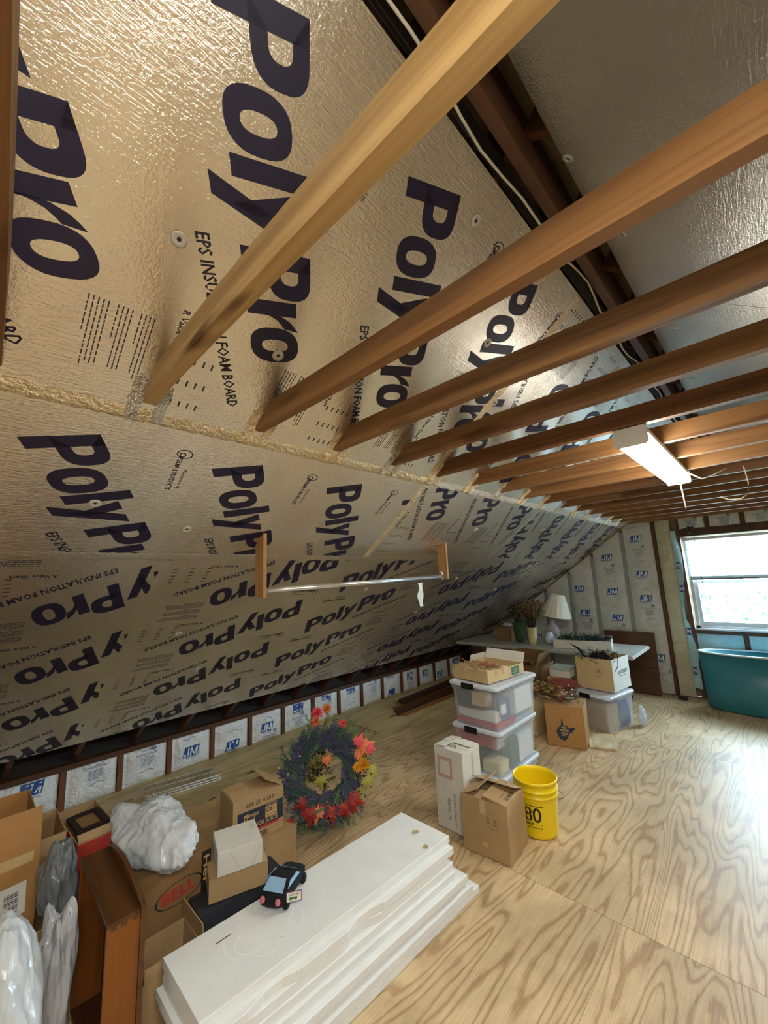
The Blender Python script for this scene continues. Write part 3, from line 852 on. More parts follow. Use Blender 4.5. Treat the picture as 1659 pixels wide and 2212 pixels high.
# ------------------------------------------------------------------ foam strip stack
plain('eps_white', '#e6e9e8', .65, var=.02, bump=.35, bscale=160)
plain('glue_tan', '#b7a276', .7)
rnd = random.Random(5)
sheets = [  # x0,x1,y0,y1 (bottom to top)
    (-1.83, -1.425, .66, 2.03), (-1.82, -1.425, .62, 1.975), (-1.815, -1.44, .60, 1.93), (-1.85, -1.425, .645, 1.93), (-1.86, -1.455, .63, 1.87),
    (-1.865, -1.47, .62, 1.875), (-1.86, -1.475, .64, 1.84), (-1.835, -1.47, .635, 1.885), (-1.85, -1.51, .634, 1.90)]
lab = ['bottom sheet of the white foam stack, reaching furthest over the floor', 'white foam sheet lying second from the bottom of the stack', 'white foam sheet lying third from the bottom of the stack',
       'white foam sheet lying fourth from the bottom of the stack', 'middle white foam sheet, fifth from the bottom of the stack', 'white foam sheet lying fourth from the top of the stack',
       'white foam sheet lying third from the top of the stack', 'white foam sheet just under the topmost one', 'topmost white foam sheet with scored loops, toy car on it']
zz = .003
for i, (x0, x1, y0, y1) in enumerate(sheets):
    th = .0315; mb = MB(); top = i == 8
    # sheet as ribbon with slightly ragged right edge
    n = 18; v = []; f = []
    for k in range(n + 1):
        w = k / n; yy = y0 + (y1 - y0) * w; ex = x1 + rnd.uniform(-.0010, .0010) + .055 * w * (1 if not top else 1.1)
        if i == 7 and k in (3, 4): ex -= .02
        if i in (6, 7) and k in (9, 10): ex -= .02
        for (x, z) in ((x0 + .06 * w, 0), (ex, 0), (ex, th - .002), (ex - .003, th), (x0 + .06 * w + .003, th), (x0 + .06 * w, th - .002)): v.append((x + 1.65, yy - 1.25, z))
    for k in range(n):
        for q in range(6): r = (q + 1) % 6; f.append((k * 6 + q, k * 6 + r, k * 6 + 6 + r, k * 6 + 6 + q))
    f += [tuple(reversed(range(6))), tuple(range(n * 6, n * 6 + 6))]
    o = MB().add(v, f).build('foam_sheet', 'eps_white'); o.location = (-1.65, 1.25, zz)
    tag(o, lab[i], 'foam sheet', 'white foam sheets stacked on the floor'); zz += th + .0012
    last = o
zt_ = zz - .0012
if True:
    p = Print()
    def poly(pts, w=.0026):
        for (a, b) in zip(pts[:-1], pts[1:]):
            an = math.atan2(b[1] - a[1], b[0] - a[0]); p.bar(a, an, math.hypot(b[0] - a[0], b[1] - a[1]), w)
    def loop(cx, cy, a, b, rot):
        pts = []
        for i in range(25):
            t = 2 * pi * i / 24; x = abs(cos(t)) ** .45 * math.copysign(a, cos(t)); y = abs(sin(t)) ** .45 * math.copysign(b, sin(t))
            pts.append((cx + x * cos(rot) - y * sin(rot), cy + x * sin(rot) + y * cos(rot)))
        poly(pts)
    loop(0.0, .0, .15, .075, 1.35); loop(-.01, .01, .125, .085, 2.2)
    plain('score_line', '#f7fafa', .6)
    p.build('scored_loops', 'score_line', last, lambda a, b: Vector((a - .02, b - .30, .0315 + .0006)))
    MB().box(-.105, -.100, -.46, -.40, .0315, .0322).build('knife_cut', 'ink_grey_dark', last)
    for x, y in ((.045, .56), (.16, .50)):
        v = [(x, y, .0332)] + [(x + rnd.uniform(.008, .022) * cos(a), y + rnd.uniform(.008, .026) * sin(a), .0332) for a in [2 * pi * k / 11 for k in range(11)]]
        MB().add(v, [(0, k, k % 11 + 1) for k in range(1, 12)]).build('glue_spot', 'glue_tan', last)

# ------------------------------------------------------------------ plush toy car
plain('plush_black', '#0b0c11', .95, bump=.5, bscale=260); plain('plush_blue', '#8fb6d8', .9); plain('plush_pink', '#c9707c', .9); plain('tag_cream', '#e7e2c4', .6); plain('tag_purple', '#6b3f86', .6)
car = empty('toy_car', (-1.772, 1.105, zt_), R_(-62), 'small black plush toy car with pale blue windows on top of the foam stack', 'toy')
def blob(prof, w, name, mat, parent, seg=14, bulge=.88):
    """side profile (x,z) list lofted across y with rounded shoulders"""
    v = []; f = []; n = len(prof); cx = sum(a for a, b in prof) / n; cz = sum(b for a, b in prof) / n
    ys = [(-1, .0), (-.96, .72), (-.8, .92), (-.4, 1), (.4, 1), (.8, .92), (.96, .72), (1, .0)]
    for y, k in ys:
        for a, b in prof: v.append((cx + (a - cx) * k, y * w / 2, cz + (b - cz) * k))
    for i in range(len(ys) - 1):
        for j in range(n): r = (j + 1) % n; f.append((i * n + j, i * n + r, (i + 1) * n + r, (i + 1) * n + j))
    return MB().add(v, f, None, True).build(name, mat, parent)
blob([(-.115, .030), (-.118, .05), (-.10, .062), (-.05, .068), (-.02, .085), (.02, .095), (.06, .090), (.09, .070), (.115, .060), (.12, .04), (.112, .022), (0, .014), (-.1, .018)], .115, 'body', 'plush_black', car)
mb = MB(); mb.add([(.053, -.040, .0935), (.053, .040, .0935), (.098, .047, .0665), (.098, -.047, .0665)], [(0, 3, 2, 1)]); mb.build('windscreen', 'plush_blue', car).location.z = .004
mb = MB(); mb.add([(-.018, -.036, .090), (-.018, .036, .090), (-.046, .042, .072), (-.046, -.042, .072)], [(0, 1, 2, 3)]); mb.build('rear_window', 'plush_blue', car).location.z = .004
for s in (-1, 1):
    mb = MB(); mb.add([(-.012, s * .052, .084), (.045, s * .052, .087), (.075, s * .056, .070), (-.035, s * .056, .068)], [(0, 1, 2, 3) if s < 0 else (3, 2, 1, 0)]); mb.build('side_window', 'plush_blue', car).location = (0, s * .0025, .003)
    MB().lathe([(.0125, 0), (.010, .004), (.0, .006)], 12, Matrix.Translation((.118, s * .036, .050)) @ Matrix.Rotation(R_(70), 4, 'Y'), cap0=False, cap1=False).build('tail_light', 'plush_pink', car)
    for x in (-.075, .075):
        MB().lathe([(.0005, -.010), (.016, -.010), (.020, -.005), (.020, .005), (.016, .010), (.0005, .010)], 16, Matrix.Translation((x, s * .052, .021)) @ Matrix.Rotation(pi / 2, 4, 'X'), cap0=False, cap1=False).build('wheel', 'plush_black', car)
tgx = empty('paper_tag', (0, 0, 0)); tgx.parent = car; bpy.data.objects.remove(tgx)
tm_ = Matrix.Translation((.075, .088, .052)) @ Matrix.Rotation(R_(62 - 32), 4, 'Z') @ Matrix.Rotation(R_(-12), 4, 'Y')
tg = MB().box(-.0008, 0, -.032, .032, -.018, .018, tm_).build('paper_tag', 'tag_purple', car)
MB().box(.0, .0012, -.029, .029, -.015, .015, tm_).build('tag_face', 'tag_cream', tg)
p = Print(); p.text('I-RIDER', (-.022, -.004), 0, .008, .044, bold=.02, res=1); p.build('printing', 'tag_purple', tg, lambda a, b: tm_ @ Vector((.0018, a, -b)))
p = Print(); p.shape([(-.02, .0), (.012, .0), (.016, .006), (-.022, .008)], [(0, 1, 2, 3)]); p.ring((-.012, .009), .001, .0035, 8); p.ring((.008, .009), .001, .0035, 8); p.build('printed_car', 'ink_green', tg, lambda a, b: tm_ @ Vector((.0019, a, -b)))

# ------------------------------------------------------------------ clutter, left foreground
c = Carton('cardboard_box', 'brown juice carton with navy printed panel on a larger box by the wreath', (-2.53, 1.148), (-2.322, 1.127), .297, .241, .226, 'kraft', open_top=True)
c.flap('l', .10, 4); c.flap('r', .09, 7); c.flap('b', .13, 30); c.flap('f', .12, 3)
def navy(p): p.shape([(.025, .062), (c.d - .004, .062), (c.d - .004, .165), (.025, .165)], [(0, 1, 2, 3)])
c.pr('r', 'ink_navy', navy, 'printed_panel')
c.pr('r', 'ink_red', lambda p: p.shape([(.025, .165), (c.d - .03, .165), (c.d - .03, .177), (.025, .177)], [(0, 1, 2, 3)]), 'printed_stripe')
c.pr('r', 'ink_kraft', lambda p: p.shape([(.185, .078), (.255, .078), (.255, .134), (.185, .134)], [(0, 1, 2, 3)]), 'printed_panel', .0012)
def pk(p):
    p.text('Minute', (.06, .098), 0, .022, .085, bold=.015); p.text('Maid', (.06, .122), 0, .022, .062, bold=.015)
    p.text('ORANGE JUICE', (.055, .156), 0, .020, .205, bold=.02); p.text('25000', (.187, .074), 0, .009, .07)
c.pr('r', 'ink_kraft', pk, 'printed_words', .0014)
def pb(p):
    p.text('02611', (.189, .105), 0, .021, .062, bold=.02); p.text('01 12 25', (.195, .127), 0, .012, .05)
    p.text('APR 20  4 20 P', (.07, .045), 0, .020, .17)
    for k in range(3): p.bar((.06, .196 + k * .009), 0, .14, .004)
c.pr('r', 'ink_black', pb, 'printed_words', .0018)
c.pr('l', 'ink_navy', lambda p: p.shape([(.03, .09), (.25, .09), (.25, .17), (.03, .17)], [(0, 1, 2, 3)]), 'printed_panel')
Carton('cardboard_box', 'plain brown box lying under the juice carton', (-2.545, 1.18), (-2.206, 1.255), .24, .004, .234, 'kraft').flap('f', .01, 2)
c = Carton('cardboard_box', 'low brown box with torn edge carrying the white bakery box', (-2.26, .955), (-2.024, .876), .258, .256, .097, 'kraft')
p = Print(); 
c2 = Carton('bakery_box', 'glossy white folded bakery box in front of the juice carton', (-2.19, .962), (-2.005, .905), .198, .3545, .098, 'white_card', b=.002)
c2.pr('r', 'ink_grey', lambda p: (p.bar((.05, .01), 1.05, .085, .0012), p.bar((.15, .095), -1.05, .085, .0012)), 'fold_line')
c2.pr('t', 'ink_grey_dark', lambda p: (p.text('Bakery', (.04, .02), 0, .007, .035), p.bar((.04, .03), 0, .03, .002)), 'printing')
Carton('storage_box', 'dark navy flat box under the low brown box beside the foam stack', (-2.142, .835), (-1.985, .825), .40, .004, .248, 'dark_card')
Carton('cardboard_box', 'shut brown box against the floor strip, left of the juice carton', (-2.93, 1.045), (-2.66, 1.0), .17, .006, .25, 'kraft').flap('b', .08, 170)
c = Carton('cardboard_box', 'grey-brown box with red lettering in a black oval, under the white bag', (-2.60, .62), (-2.15, .62), .318, .006, .414, 'kraft_dark')
c.pr('r', 'ink_black', lambda p: (p.ring((.178, .124), .096, .102, 40, .46, -.12), p.shape([(.272, 0.01), (.316, 0.01), (.316, .20), (.272, .20)], [(0, 1, 2, 3)])), 'printed_oval')
c.pr('r', 'ink_red', lambda p: p.text('BELL', (.105, .152), -.12, .045, .145, bold=.035), 'printed_word')
c.pr('r', 'ink_kraft', lambda p: p.text('Her', (.282, .03), pi / 2, .026, .12, bold=.02), 'printed_word', .0014)
c = Carton('cardboard_box', 'small open brown carton low between the wooden drawer and the foam stack', (-2.12, .585), (-1.90, .585), .225, .004, .20, 'kraft', open_top=True)
c.flap('r', .05, 92); c.flap('b', .08, 84)

# open red shoe-style box with a dark tray in it
c = Carton('red_box', 'open box with red outside and a dark picture frame lying in it', (-3.13, .47), (-2.68, .50), .185, .006, .41, 'kraft', open_top=True)
c.pr('f', 'ink_red', lambda p: p.shape([(.0, .004), (c.w, .004), (c.w, .16), (0, .16)], [(0, 1, 2, 3)]), 'red_panel')
c.pr('r', 'ink_red', lambda p: p.shape([(.0, .004), (c.d, .004), (c.d, .16), (0, .16)], [(0, 1, 2, 3)]), 'red_panel')
c.flap('r', .045, 30)
plain('frame_dark', '#2a1d1c', .5)
fr = empty('picture_frame', (-3.02, .50, .40), R_(4), 'dark brown picture frame lying in the open red box', 'picture frame')
MB().box(0, .22, 0, .03, 0, .02, b=.003).box(0, .22, .12, .15, 0, .02, b=.003).box(0, .03, .03, .12, 0, .02).box(.19, .22, .03, .12, 0, .02).build('frame', 'frame_dark', fr)
MB().box(.03, .19, .03, .12, .004, .008).build('backing', 'kraft_dark', fr)

# big carton at the left border
c = Carton('cardboard_box', 'large tan shipping carton with a barcode label at the left border', (-3.0, -.26), (-2.5, -.26), .59, .006, .63, 'kraft_orange', open_top=True)
c.flap('r', .085, 88, inset=.002); c.flap('f', .2, 200)
Carton('cardboard_box', 'dim brown carton squeezed between the labelled carton and the red box', (-3.05, .345), (-2.74, .345), .115, .006, .47, 'kraft', open_top=True)
c.pr('r', 'paper_label', lambda p: p.shape([(.40, .20), (.553, .19), (.556, .31), (.40, .345)], [(0, 1, 2, 3)]), 'shipping_label')
c.pr('r', 'ink_grey_dark', lambda p: [p.bar((.485, .225 + k * .0075), -.06, .045, .0045 if k % 3 else .002) for k in range(11)], 'barcode', .0014)
c.pr('r', 'packing_tape', lambda p: p.shape([(.0, .10), (.57, .085), (.57, .125), (0, .14)], [(0, 1, 2, 3)]), 'tape')
c = Carton('cardboard_box', 'low tan carton in front of the large labelled carton', (-2.47, .0), (-2.18, .02), .30, .006, .30, 'kraft', open_top=True)
c.flap('r', .10, 100)

# drawer on end
dr = empty('wooden_drawer', (-1.775, .43, .004), R_(-1), 'old orange-brown wooden drawer with dovetailed corner standing on its end', 'drawer')
MB().box(-.014, 0, 0, .098, 0, .530).build('side', 'orange_wood', dr)
MB().box(-.50, -.486, 0, .098, 0, .530).build('side', 'orange_wood', dr)
mb = MB(); mb.box(-.50, .0, 0, .098, .530, .545)
for k in range(3): mb.box(-.001, .0012, .012 + k * .031, .028 + k * .031, .518, .545)
mb.build('end', 'brown_wood', dr)
MB().box(-.486, -.014, 0, .098, .002, .014).build('end', 'brown_wood', dr)
v = []; n = 20
for k in range(n + 1):
    w = k / n; v.append((-.50 + .506 * w, .548 + .035 * sin(pi * w) ** .8))
quad = [(a, 0.004) for a in (-.50, .006)]
poly_ = [(-.50, .004), (.006, .004)] + list(reversed(v))
mb = MB(); quadprism(mb, poly_, .099, .115); mb.build('back_panel', 'brown_wood', dr)

# plastic bags
def plastic(name, col, alpha, rough=.2):
    translucent(name, col, alpha, rough, .3)
    m = MATS[name]; t = m.node_tree; b = t.nodes['Principled BSDF']
    nz = t.nodes.new('ShaderNodeTexVoronoi'); nz.inputs['Scale'].default_value = 13; tcx = t.nodes.new('ShaderNodeTexCoord'); mpx = t.nodes.new('ShaderNodeMapping'); mpx.inputs['Scale'].default_value = (1, 1, .45); nsx = t.nodes.new('ShaderNodeTexNoise'); nsx.inputs['Scale'].default_value = 5; mxx = t.nodes.new('ShaderNodeMix'); mxx.data_type = 'RGBA'; mxx.inputs[0].default_value = .25; t.links.new(tcx.outputs['Object'], mpx.inputs[0]); t.links.new(mpx.outputs[0], mxx.inputs[6]); t.links.new(mpx.outputs[0], nsx.inputs['Vector']); t.links.new(nsx.outputs['Color'], mxx.inputs[7]); t.links.new(mxx.outputs[2], nz.inputs['Vector'])
    bp = t.nodes.new('ShaderNodeBump'); bp.inputs['Strength'].default_value = .75; bp.inputs['Distance'].default_value = .03
    t.links.new(nz.outputs[0], bp.inputs['Height']); t.links.new(bp.outputs[0], b.inputs['Normal'])
plastic('bag_white', '#e8eef2', .94); plastic('bag_thin', '#dfe3ea', .82); plastic('bag_grey', '#8d9499', .85)
def bag(name, label, loc, rad, mat, seed, tips=(), rz=0, nu=72, nv=48, crump=.22, parent_name='bag'):
    v = []; f = []
    for j in range(nv + 1):
        th = pi * j / nv
        for i in range(nu):
            ph = 2 * pi * i / nu
            d = Vector((sin(th) * cos(ph), sin(th) * sin(ph), cos(th)))
            q = d * 1.7 + Vector((seed, seed * 2, 0))
            q2 = Vector((q.x * 3.2, q.y * 3.2, q.z * 1.3)); q3 = Vector((d.x * 7, d.y * 7, d.z * 3 + seed))
            r = 1 + crump * (noise.noise(q) * .9 + .55 * (.35 - abs(noise.noise(q2))) + .16 * (.3 - abs(noise.noise(q3))))
            for tv, tl, sh in tips:
                tv_ = Vector(tv).normalized(); k = max(0, d.dot(tv_)); r += tl * k ** sh
            p_ = Vector((d.x * rad[0], d.y * rad[1], d.z * rad[2])) * r
            p_.z = max(p_.z, -rad[2] * .95)
            v.append(p_)
    for j in range(nv):
        for i in range(nu):
            k = (i + 1) % nu; f.append((j * nu + i, (j + 1) * nu + i, (j + 1) * nu + k, j * nu + k))
    o = MB().add(v, f, None, True).build(name, mat); o.location = loc; o.rotation_euler.z = rz
    return tag(o, label, 'bag')
bag('plastic_bag', 'glossy white plastic bag bulging in the bottom left corner', (-1.90, .19, .355), (.20, .098, .26), 'bag_white', 3.3, [((0, 0, 1), .15, 8)], crump=.14)
bag('plastic_bag', 'crumpled thin white plastic bag beside the drawer', (-2.07, .345, .27), (.09, .055, .23), 'bag_thin', 9.1, [((.5, .6, 1), .30, 20), ((-.6, -.3, .8), .2, 16)], crump=.30)
bag('plastic_bag', 'grey plastic bag stuffed between the tan carton and the drawer', (-2.40, .385, .42), (.11, .062, .14), 'bag_grey', 5.7, [((.3, .6, 1), .2, 12)], crump=.34)
bag('plastic_bag', 'large white shopping bag with tied handles on the oval-marked box', (-2.25, .715, .525), (.26, .12, .105), 'bag_white', 1.9, [((-1, -.3, .75), .42, 22), ((-.2, .9, .8), .2, 14)], rz=R_(12), crump=.30)
plain('fur_grey', '#5d5348', .95, bump=.8, bscale=120)

# ------------------------------------------------------------------ wreaths
plain('leaf_dark', '#33504a', .75); plain('leaf_violet', '#4d4668', .8); plain('leaf_green', '#587850', .7); plain('leaf_red', '#a3261f', .6, var=.2); plain('leaf_orange', '#dd7a4c', .6, var=.12)
plain('leaf_lime', '#9a9a3a', .6, var=.1); plain('petal_pink', '#df4a58', .6, var=.12); plain('petal_orange', '#d97a1c', .6, var=.12); plain('petal_yellow', '#eea81c', .6, var=.12); plain('petal_white', '#b9c4bd', .6); plain('berry_red', '#6d1712', .35)
plain('leaf_olive', '#6d6a2a', .7, var=.2); plain('leaf_rust', '#8a4a2a', .7, var=.2); plain('leaf_tan', '#b08a52', .7, var=.2); plain('evergreen', '#17301f', .7, var=.2); plain('twig', '#3a2a1c', .8)
plain('petal_palegreen', '#b6c37a', .6)
def sprig(mb, p0, d, L, nrm, rnd, leaf=.02, wid=.006, n=9):
    d = d.normalized(); p = Vector(p0); pts = [p.copy()]
    for k in range(n):
        d = (d + nrm * rnd.uniform(-.06, .10) + Vector((rnd.uniform(-.08, .08), rnd.uniform(-.08, .08), rnd.uniform(-.1, .06)))).normalized(); p = p + d * L / n; pts.append(p.copy())
        side = d.cross(nrm).normalized()
        for s in (-1, 1):
            e = (d * .8 + side * s * rnd.uniform(.4, .9) + nrm * rnd.uniform(-.1, .5)).normalized()
            q = p + e * leaf * rnd.uniform(.7, 1.2); w = e.cross(nrm).normalized() * wid
            mb.add([p, p + e * leaf * .5 + w, q, p + e * leaf * .5 - w], [(0, 1, 2, 3)])
    mb.tube(pts, .0018, 3)
MAPLE = [(0, -.25), (.06, 0), (.38, -.12), (.30, .08), (.62, .22), (.40, .33), (.46, .55), (.20, .48), (0, 1.0), (-.20, .48), (-.46, .55), (-.40, .33), (-.62, .22), (-.30, .08), (-.38, -.12), (-.06, 0)]
def maple(mb, p, u, nrm, s, curl=.2):
    u = u.normalized(); r = u.cross(nrm).normalized(); v = [Vector(p) + u * s * .3 + nrm * s * .08]
    for a, b in MAPLE: v.append(Vector(p) + r * a * s + u * b * s - nrm * (a * a + (b - .3) ** 2) * s * curl)
    mb.add(v, [(0, i + 1, (i + 1) % 16 + 1) for i in range(16)])
def mum(mb, p, nrm, r, rnd, layers=4, n=14):
    a = nrm.orthogonal().normalized(); b = nrm.cross(a)
    for l in range(layers):
        el = .15 + l * .38
        for k in range(n - l * 2):
            t = 2 * pi * (k + .5 * l) / (n - l * 2) + rnd.uniform(-.1, .1); e = (a * cos(t) + b * sin(t)) * cos(el) + nrm * sin(el)
            q = Vector(p) + nrm * r * .1 * l; w = e.cross(nrm).normalized() * r * .10; L = r * (1 - .12 * l)
            mb.add([q, q + e * L * .6 + w, q + e * L + nrm * L * .08, q + e * L * .6 - w], [(0, 1, 2, 3)])
def frame(c, look, tilt=0.0):
    nrm = (Vector(look) - Vector(c)); nrm.z = 0; nrm.normalize(); nrm = (nrm + Vector((0, 0, tilt))).normalized()
    r = Vector((0, 0, 1)).cross(nrm).normalized(); u = nrm.cross(r); return nrm, r, u
wc = Vector((-2.40, 1.80, .385))
nrm, rr, uu = frame(wc, (0, 0, 0), .35)
rnd = random.Random(11)
wl = empty('lavender_wreath', (wc.x, wc.y, .004), 0, 'round wreath of dark violet and green sprigs standing behind the juice carton', 'wreath')
L0 = Vector((0, 0, wc.z - .004))
def ring_pts(R, off=0, n=28): return [L0 + (rr * cos(2 * pi * k / n) + uu * sin(2 * pi * k / n)) * R + nrm * off for k in range(n)]
MB().tube(ring_pts(.165), .028, 8, closed=True).build('ring', 'twig', wl)
m1, m2, m3 = MB(), MB(), MB()
for k in range(330):
    a = 2 * pi * rnd.random(); R0 = rnd.uniform(.12, .20); e = rr * cos(a) + uu * sin(a); tg_ = rr * sin(a) - uu * cos(a)
    p0 = L0 + e * R0 + nrm * rnd.uniform(.0, .05); d = tg_ * 1.0 + e * rnd.uniform(-.1, .9) + nrm * rnd.uniform(-.05, .6)
    sprig(rnd.choice((m1, m1, m2, m3)) if k % 3 else m2, p0, d, rnd.uniform(.09, .17), nrm, rnd, rnd.uniform(.018, .030), .0055, 9)
m1.build('dark_foliage', 'leaf_dark', wl)['kind'] = 'stuff'; m2.build('violet_foliage', 'leaf_violet', wl)['kind'] = 'stuff'; m3.build('green_foliage', 'leaf_green', wl)['kind'] = 'stuff'
def at(parent, fn, name, mat): mb = MB(); fn(mb); return mb.build(name, mat, parent)
def pos(a, R, o=.05): a = R_(a); return L0 + (rr * cos(a) + uu * sin(a)) * R + nrm * o
def cluster(parent, c, mat, name, n, rad, s): 
    mb = MB()
    for k in range(n):
        o_ = Vector((rnd.gauss(0, 1), rnd.gauss(0, 1), rnd.gauss(0, 1))) * rad * .5
        mb.lathe([(.0005, -s), (s * .8, -s * .5), (s, 0), (s * .8, s * .5), (.0005, s)], 6, Matrix.Translation(c + o_), False, False)
    o_ = mb.build(name, mat, parent); o_['kind'] = 'stuff'; return o_
cluster(wl, pos(146, .225), 'petal_white', 'white_blossoms', 16, .035, .0075)
cluster(wl, pos(170, .25), 'petal_palegreen', 'green_blossoms', 20, .035, .008)
# autumn wreath just behind and to the right
wc2 = wc - nrm * .12; nrm2 = nrm
wa = empty('autumn_wreath', (wc2.x, wc2.y, .004), 0, 'autumn wreath of maple leaves and mums peeking out behind the violet wreath', 'wreath')
L1 = L0.copy()
MB().tube([L1 + (rr * cos(t) + uu * sin(t)) * .20 for t in [2 * pi * k / 24 for k in range(24)]], .022, 7, closed=True).build('ring', 'twig', wa)
mb = MB(); mb2 = MB()
for k in range(150):
    a = 2 * pi * rnd.random(); e = rr * cos(a) + uu * sin(a)
    if a < pi and a > 1.9: continue
    sprig(mb if k % 2 else mb2, L1 + e * rnd.uniform(.16, .25), e + (rr * sin(a) - uu * cos(a)) * rnd.uniform(-.8, .8), rnd.uniform(.05, .10), nrm, rnd, .02, .004, 6)
mb.build('green_foliage', 'leaf_green', wa)['kind'] = 'stuff'; mb2.build('olive_foliage', 'leaf_olive', wa)['kind'] = 'stuff'
def flower(ang, R, r, mat, name='mum_flower', o=.07):
    r *= 1.25; o += .09; mb = MB(); a = R_(ang); e = rr * cos(a) + uu * sin(a); mum(mb, L1 + e * R + nrm * o, (nrm + e * .3).normalized(), r, rnd); mb.build(name, mat, wa)
flower(97, .315, .042, 'petal_pink'); flower(85, .335, .034, 'petal_orange'); flower(101, .265, .032, 'leaf_orange', o=.10); flower(-5, .26, .048, 'petal_yellow', o=.11); flower(60, .27, .026, 'petal_pink', o=.1)
flower(232, .35, .022, 'petal_pink', o=.1); flower(-8, .22, .03, 'petal_yellow', o=.13)
def leaf(ang, R, s, mat, o=.08, dirn=None):
    mb = MB(); a = R_(ang); e = rr * cos(a) + uu * sin(a); d = e if dirn is None else rr * cos(R_(dirn)) + uu * sin(R_(dirn))
    maple(mb, L1 + e * R + nrm * o, d, (nrm + e * .2).normalized(), s); mb.build('maple_leaf', mat, wa)
for ang, R, s, m, dn in ((22, .25, .085, 'petal_pink', 60), (16, .27, .10, 'leaf_orange', 20), (14, .31, .06, 'petal_pink', -20), (8, .26, .08, 'leaf_orange', 150), (-9, .30, .085, 'leaf_lime', -40),
                         (-18, .29, .075, 'leaf_lime', -70), (-35, .27, .08, 'leaf_lime', -60), (-50, .26, .10, 'leaf_red', -20), (-62, .25, .09, 'leaf_red', -60), (-75, .24, .10, 'leaf_red', -95),
                         (-88, .23, .09, 'leaf_red', -140), (-100, .23, .09, 'leaf_orange', -100), (-112, .24, .10, 'leaf_red', -90), (-122, .22, .08, 'leaf_red', -160), (-57, .28, .09, 'leaf_red', 10)):
    leaf(ang, R, s * 1.05, m, .19 + rnd.uniform(0, .05), dn)
for (a, R, s, m, dn) in ((70, .05, .07, 'leaf_orange', -80), (-110, .07, .085, 'leaf_lime', -80), (150, .05, .06, 'leaf_olive', 60), (175, .07, .07, 'leaf_olive', 120)): leaf(a, R, s, m, .14, dn)
cluster(wa, L1 + rr * .27 - uu * .09 + nrm * .20, 'berry_red', 'berries', 26, .05, .0055)
cluster(wa, L1 + rr * .27 + uu * .16 + nrm * .08, 'berry_red', 'berries', 16, .04, .005)
cluster(wa, L1 + rr * .06 - uu * .25 + nrm * .22, 'leaf_orange', 'berries', 40, .09, .004)
mb = MB()
for k in range(70):
    x = rnd.uniform(-.16, .18); sprig(mb, Vector((0, 0, .10)) + rr * x + nrm * rnd.uniform(.0, .12) - Vector((0, 0, 0)), rr * rnd.uniform(-.5, .9) + Vector((0, 0, -.8)) + nrm * .3, rnd.uniform(.07, .11), nrm, rnd, .018, .003, 6)
    
mb.build('trailing_greens', 'leaf_green', wa)['kind'] = 'stuff'
mb = MB(); mb2 = MB()
for k in range(46): sprig(mb if k % 2 else mb2, L1 + rr * rnd.uniform(-.12, .02) + uu * rnd.uniform(-.10, .06) + nrm * .06, rr * rnd.uniform(-1, 1) + uu * rnd.uniform(-1, 1) + nrm * .5, .07, nrm, rnd, .02, .006, 5)
mb.build('seed_sprays', 'leaf_olive', wa)['kind'] = 'stuff'; mb2.build('dark_sprays', 'twig', wa)['kind'] = 'stuff'
cluster(wa, L1 - rr * .04 + uu * .02 + nrm * .10, 'leaf_olive', 'seed_heads', 40, .06, .009)
# clear sack behind the wreaths
translucent('clear_film', '#d8d8cc', .35, .15, .1)
o = bag('clear_bag', 'clear plastic sack slumped left of the wreaths', (-2.80, 1.50, .16), (.12, .15, .155), 'clear_film', 4.4, crump=.3)

# ------------------------------------------------------------------ wire shelf, lumber, things on the floor strip
plain('wire_white', '#dcdcd4', .4)
ws = empty('wire_shelf', (-3.80, 1.125, .006), R_(79), 'white wire closet shelf lying on the pale floor strip', 'wire shelf')
mb = MB()
for k in range(31): mb.tube([(.018 * k + .005, 0, .045), (.018 * k + .005, .002, .008), (.018 * k + .005, .30, .008)], .0024, 5)
mb.build('cross_wires', 'wire_white', ws)['kind'] = 'stuff'
for y, z in ((0, .045), (0, .024), (0, .007), (.10, .0055), (.20, .0055), (.30, .0055)): MB().tube([(0, y, z), (.56, y, z)], .0036, 6).build('long_rod', 'wire_white', ws)
lum = [(-3.93, -3.84, 4.15, 5.9, .02, 'board_y'), (-3.80, -3.71, 3.95, 5.7, .02, 'board_y'), (-3.70, -3.60, 3.88, 5.6, .038, 'dark_wood_y'), (-3.585, -3.55, 3.80, 5.5, .038, 'dark_wood_y'), (-3.53, -3.46, 3.84, 5.4, .02, 'board_y'), (-3.43, -3.38, 4.05, 5.3, .018, 'strip_ply')]
names = ['thin dark board nearest the knee wall in the lumber pile', 'tan board in the lumber pile, second from the knee wall', 'dark two-by-four with a broken end in the lumber pile', 'narrow dark strip beside the broken two-by-four', 'pale board at the front of the lumber pile', 'short pale lath lying in front of the lumber pile']
for i, (x0, x1, y0, y1, h, m) in enumerate(lum):
    o = boxo('lumber_board', x0, x1, y0, y1, .005, .005 + h, m); o.rotation_euler.z = R_((.3, 0, .2, .2, .4, -.6)[i]); tag(o, names[i], 'board', 'boards lying by the knee wall')
o = boxo('lumber_board', -3.84, -3.74, 4.1, 5.5, .0465, .084, 'dark_wood_y'); o.rotation_euler.z = R_(2.2); tag(o, 'dark brown board lying on top of the lumber pile', 'board', 'boards lying by the knee wall')
kn = [(-3.62, 1.92, .045, .022), (-3.44, 1.50, .03, .018), (-3.55, 2.25, .04, .015), (-3.40, .86, .04, .012), (-3.95, 1.05, .03, .012), (-3.70, .75, .02, .01), (-3.60, 3.75, .05, .02), (-3.9, 2.4, .03, .012), (-3.45, 3.0, .04, .014), (-3.30, 2.6, .04, .016)]
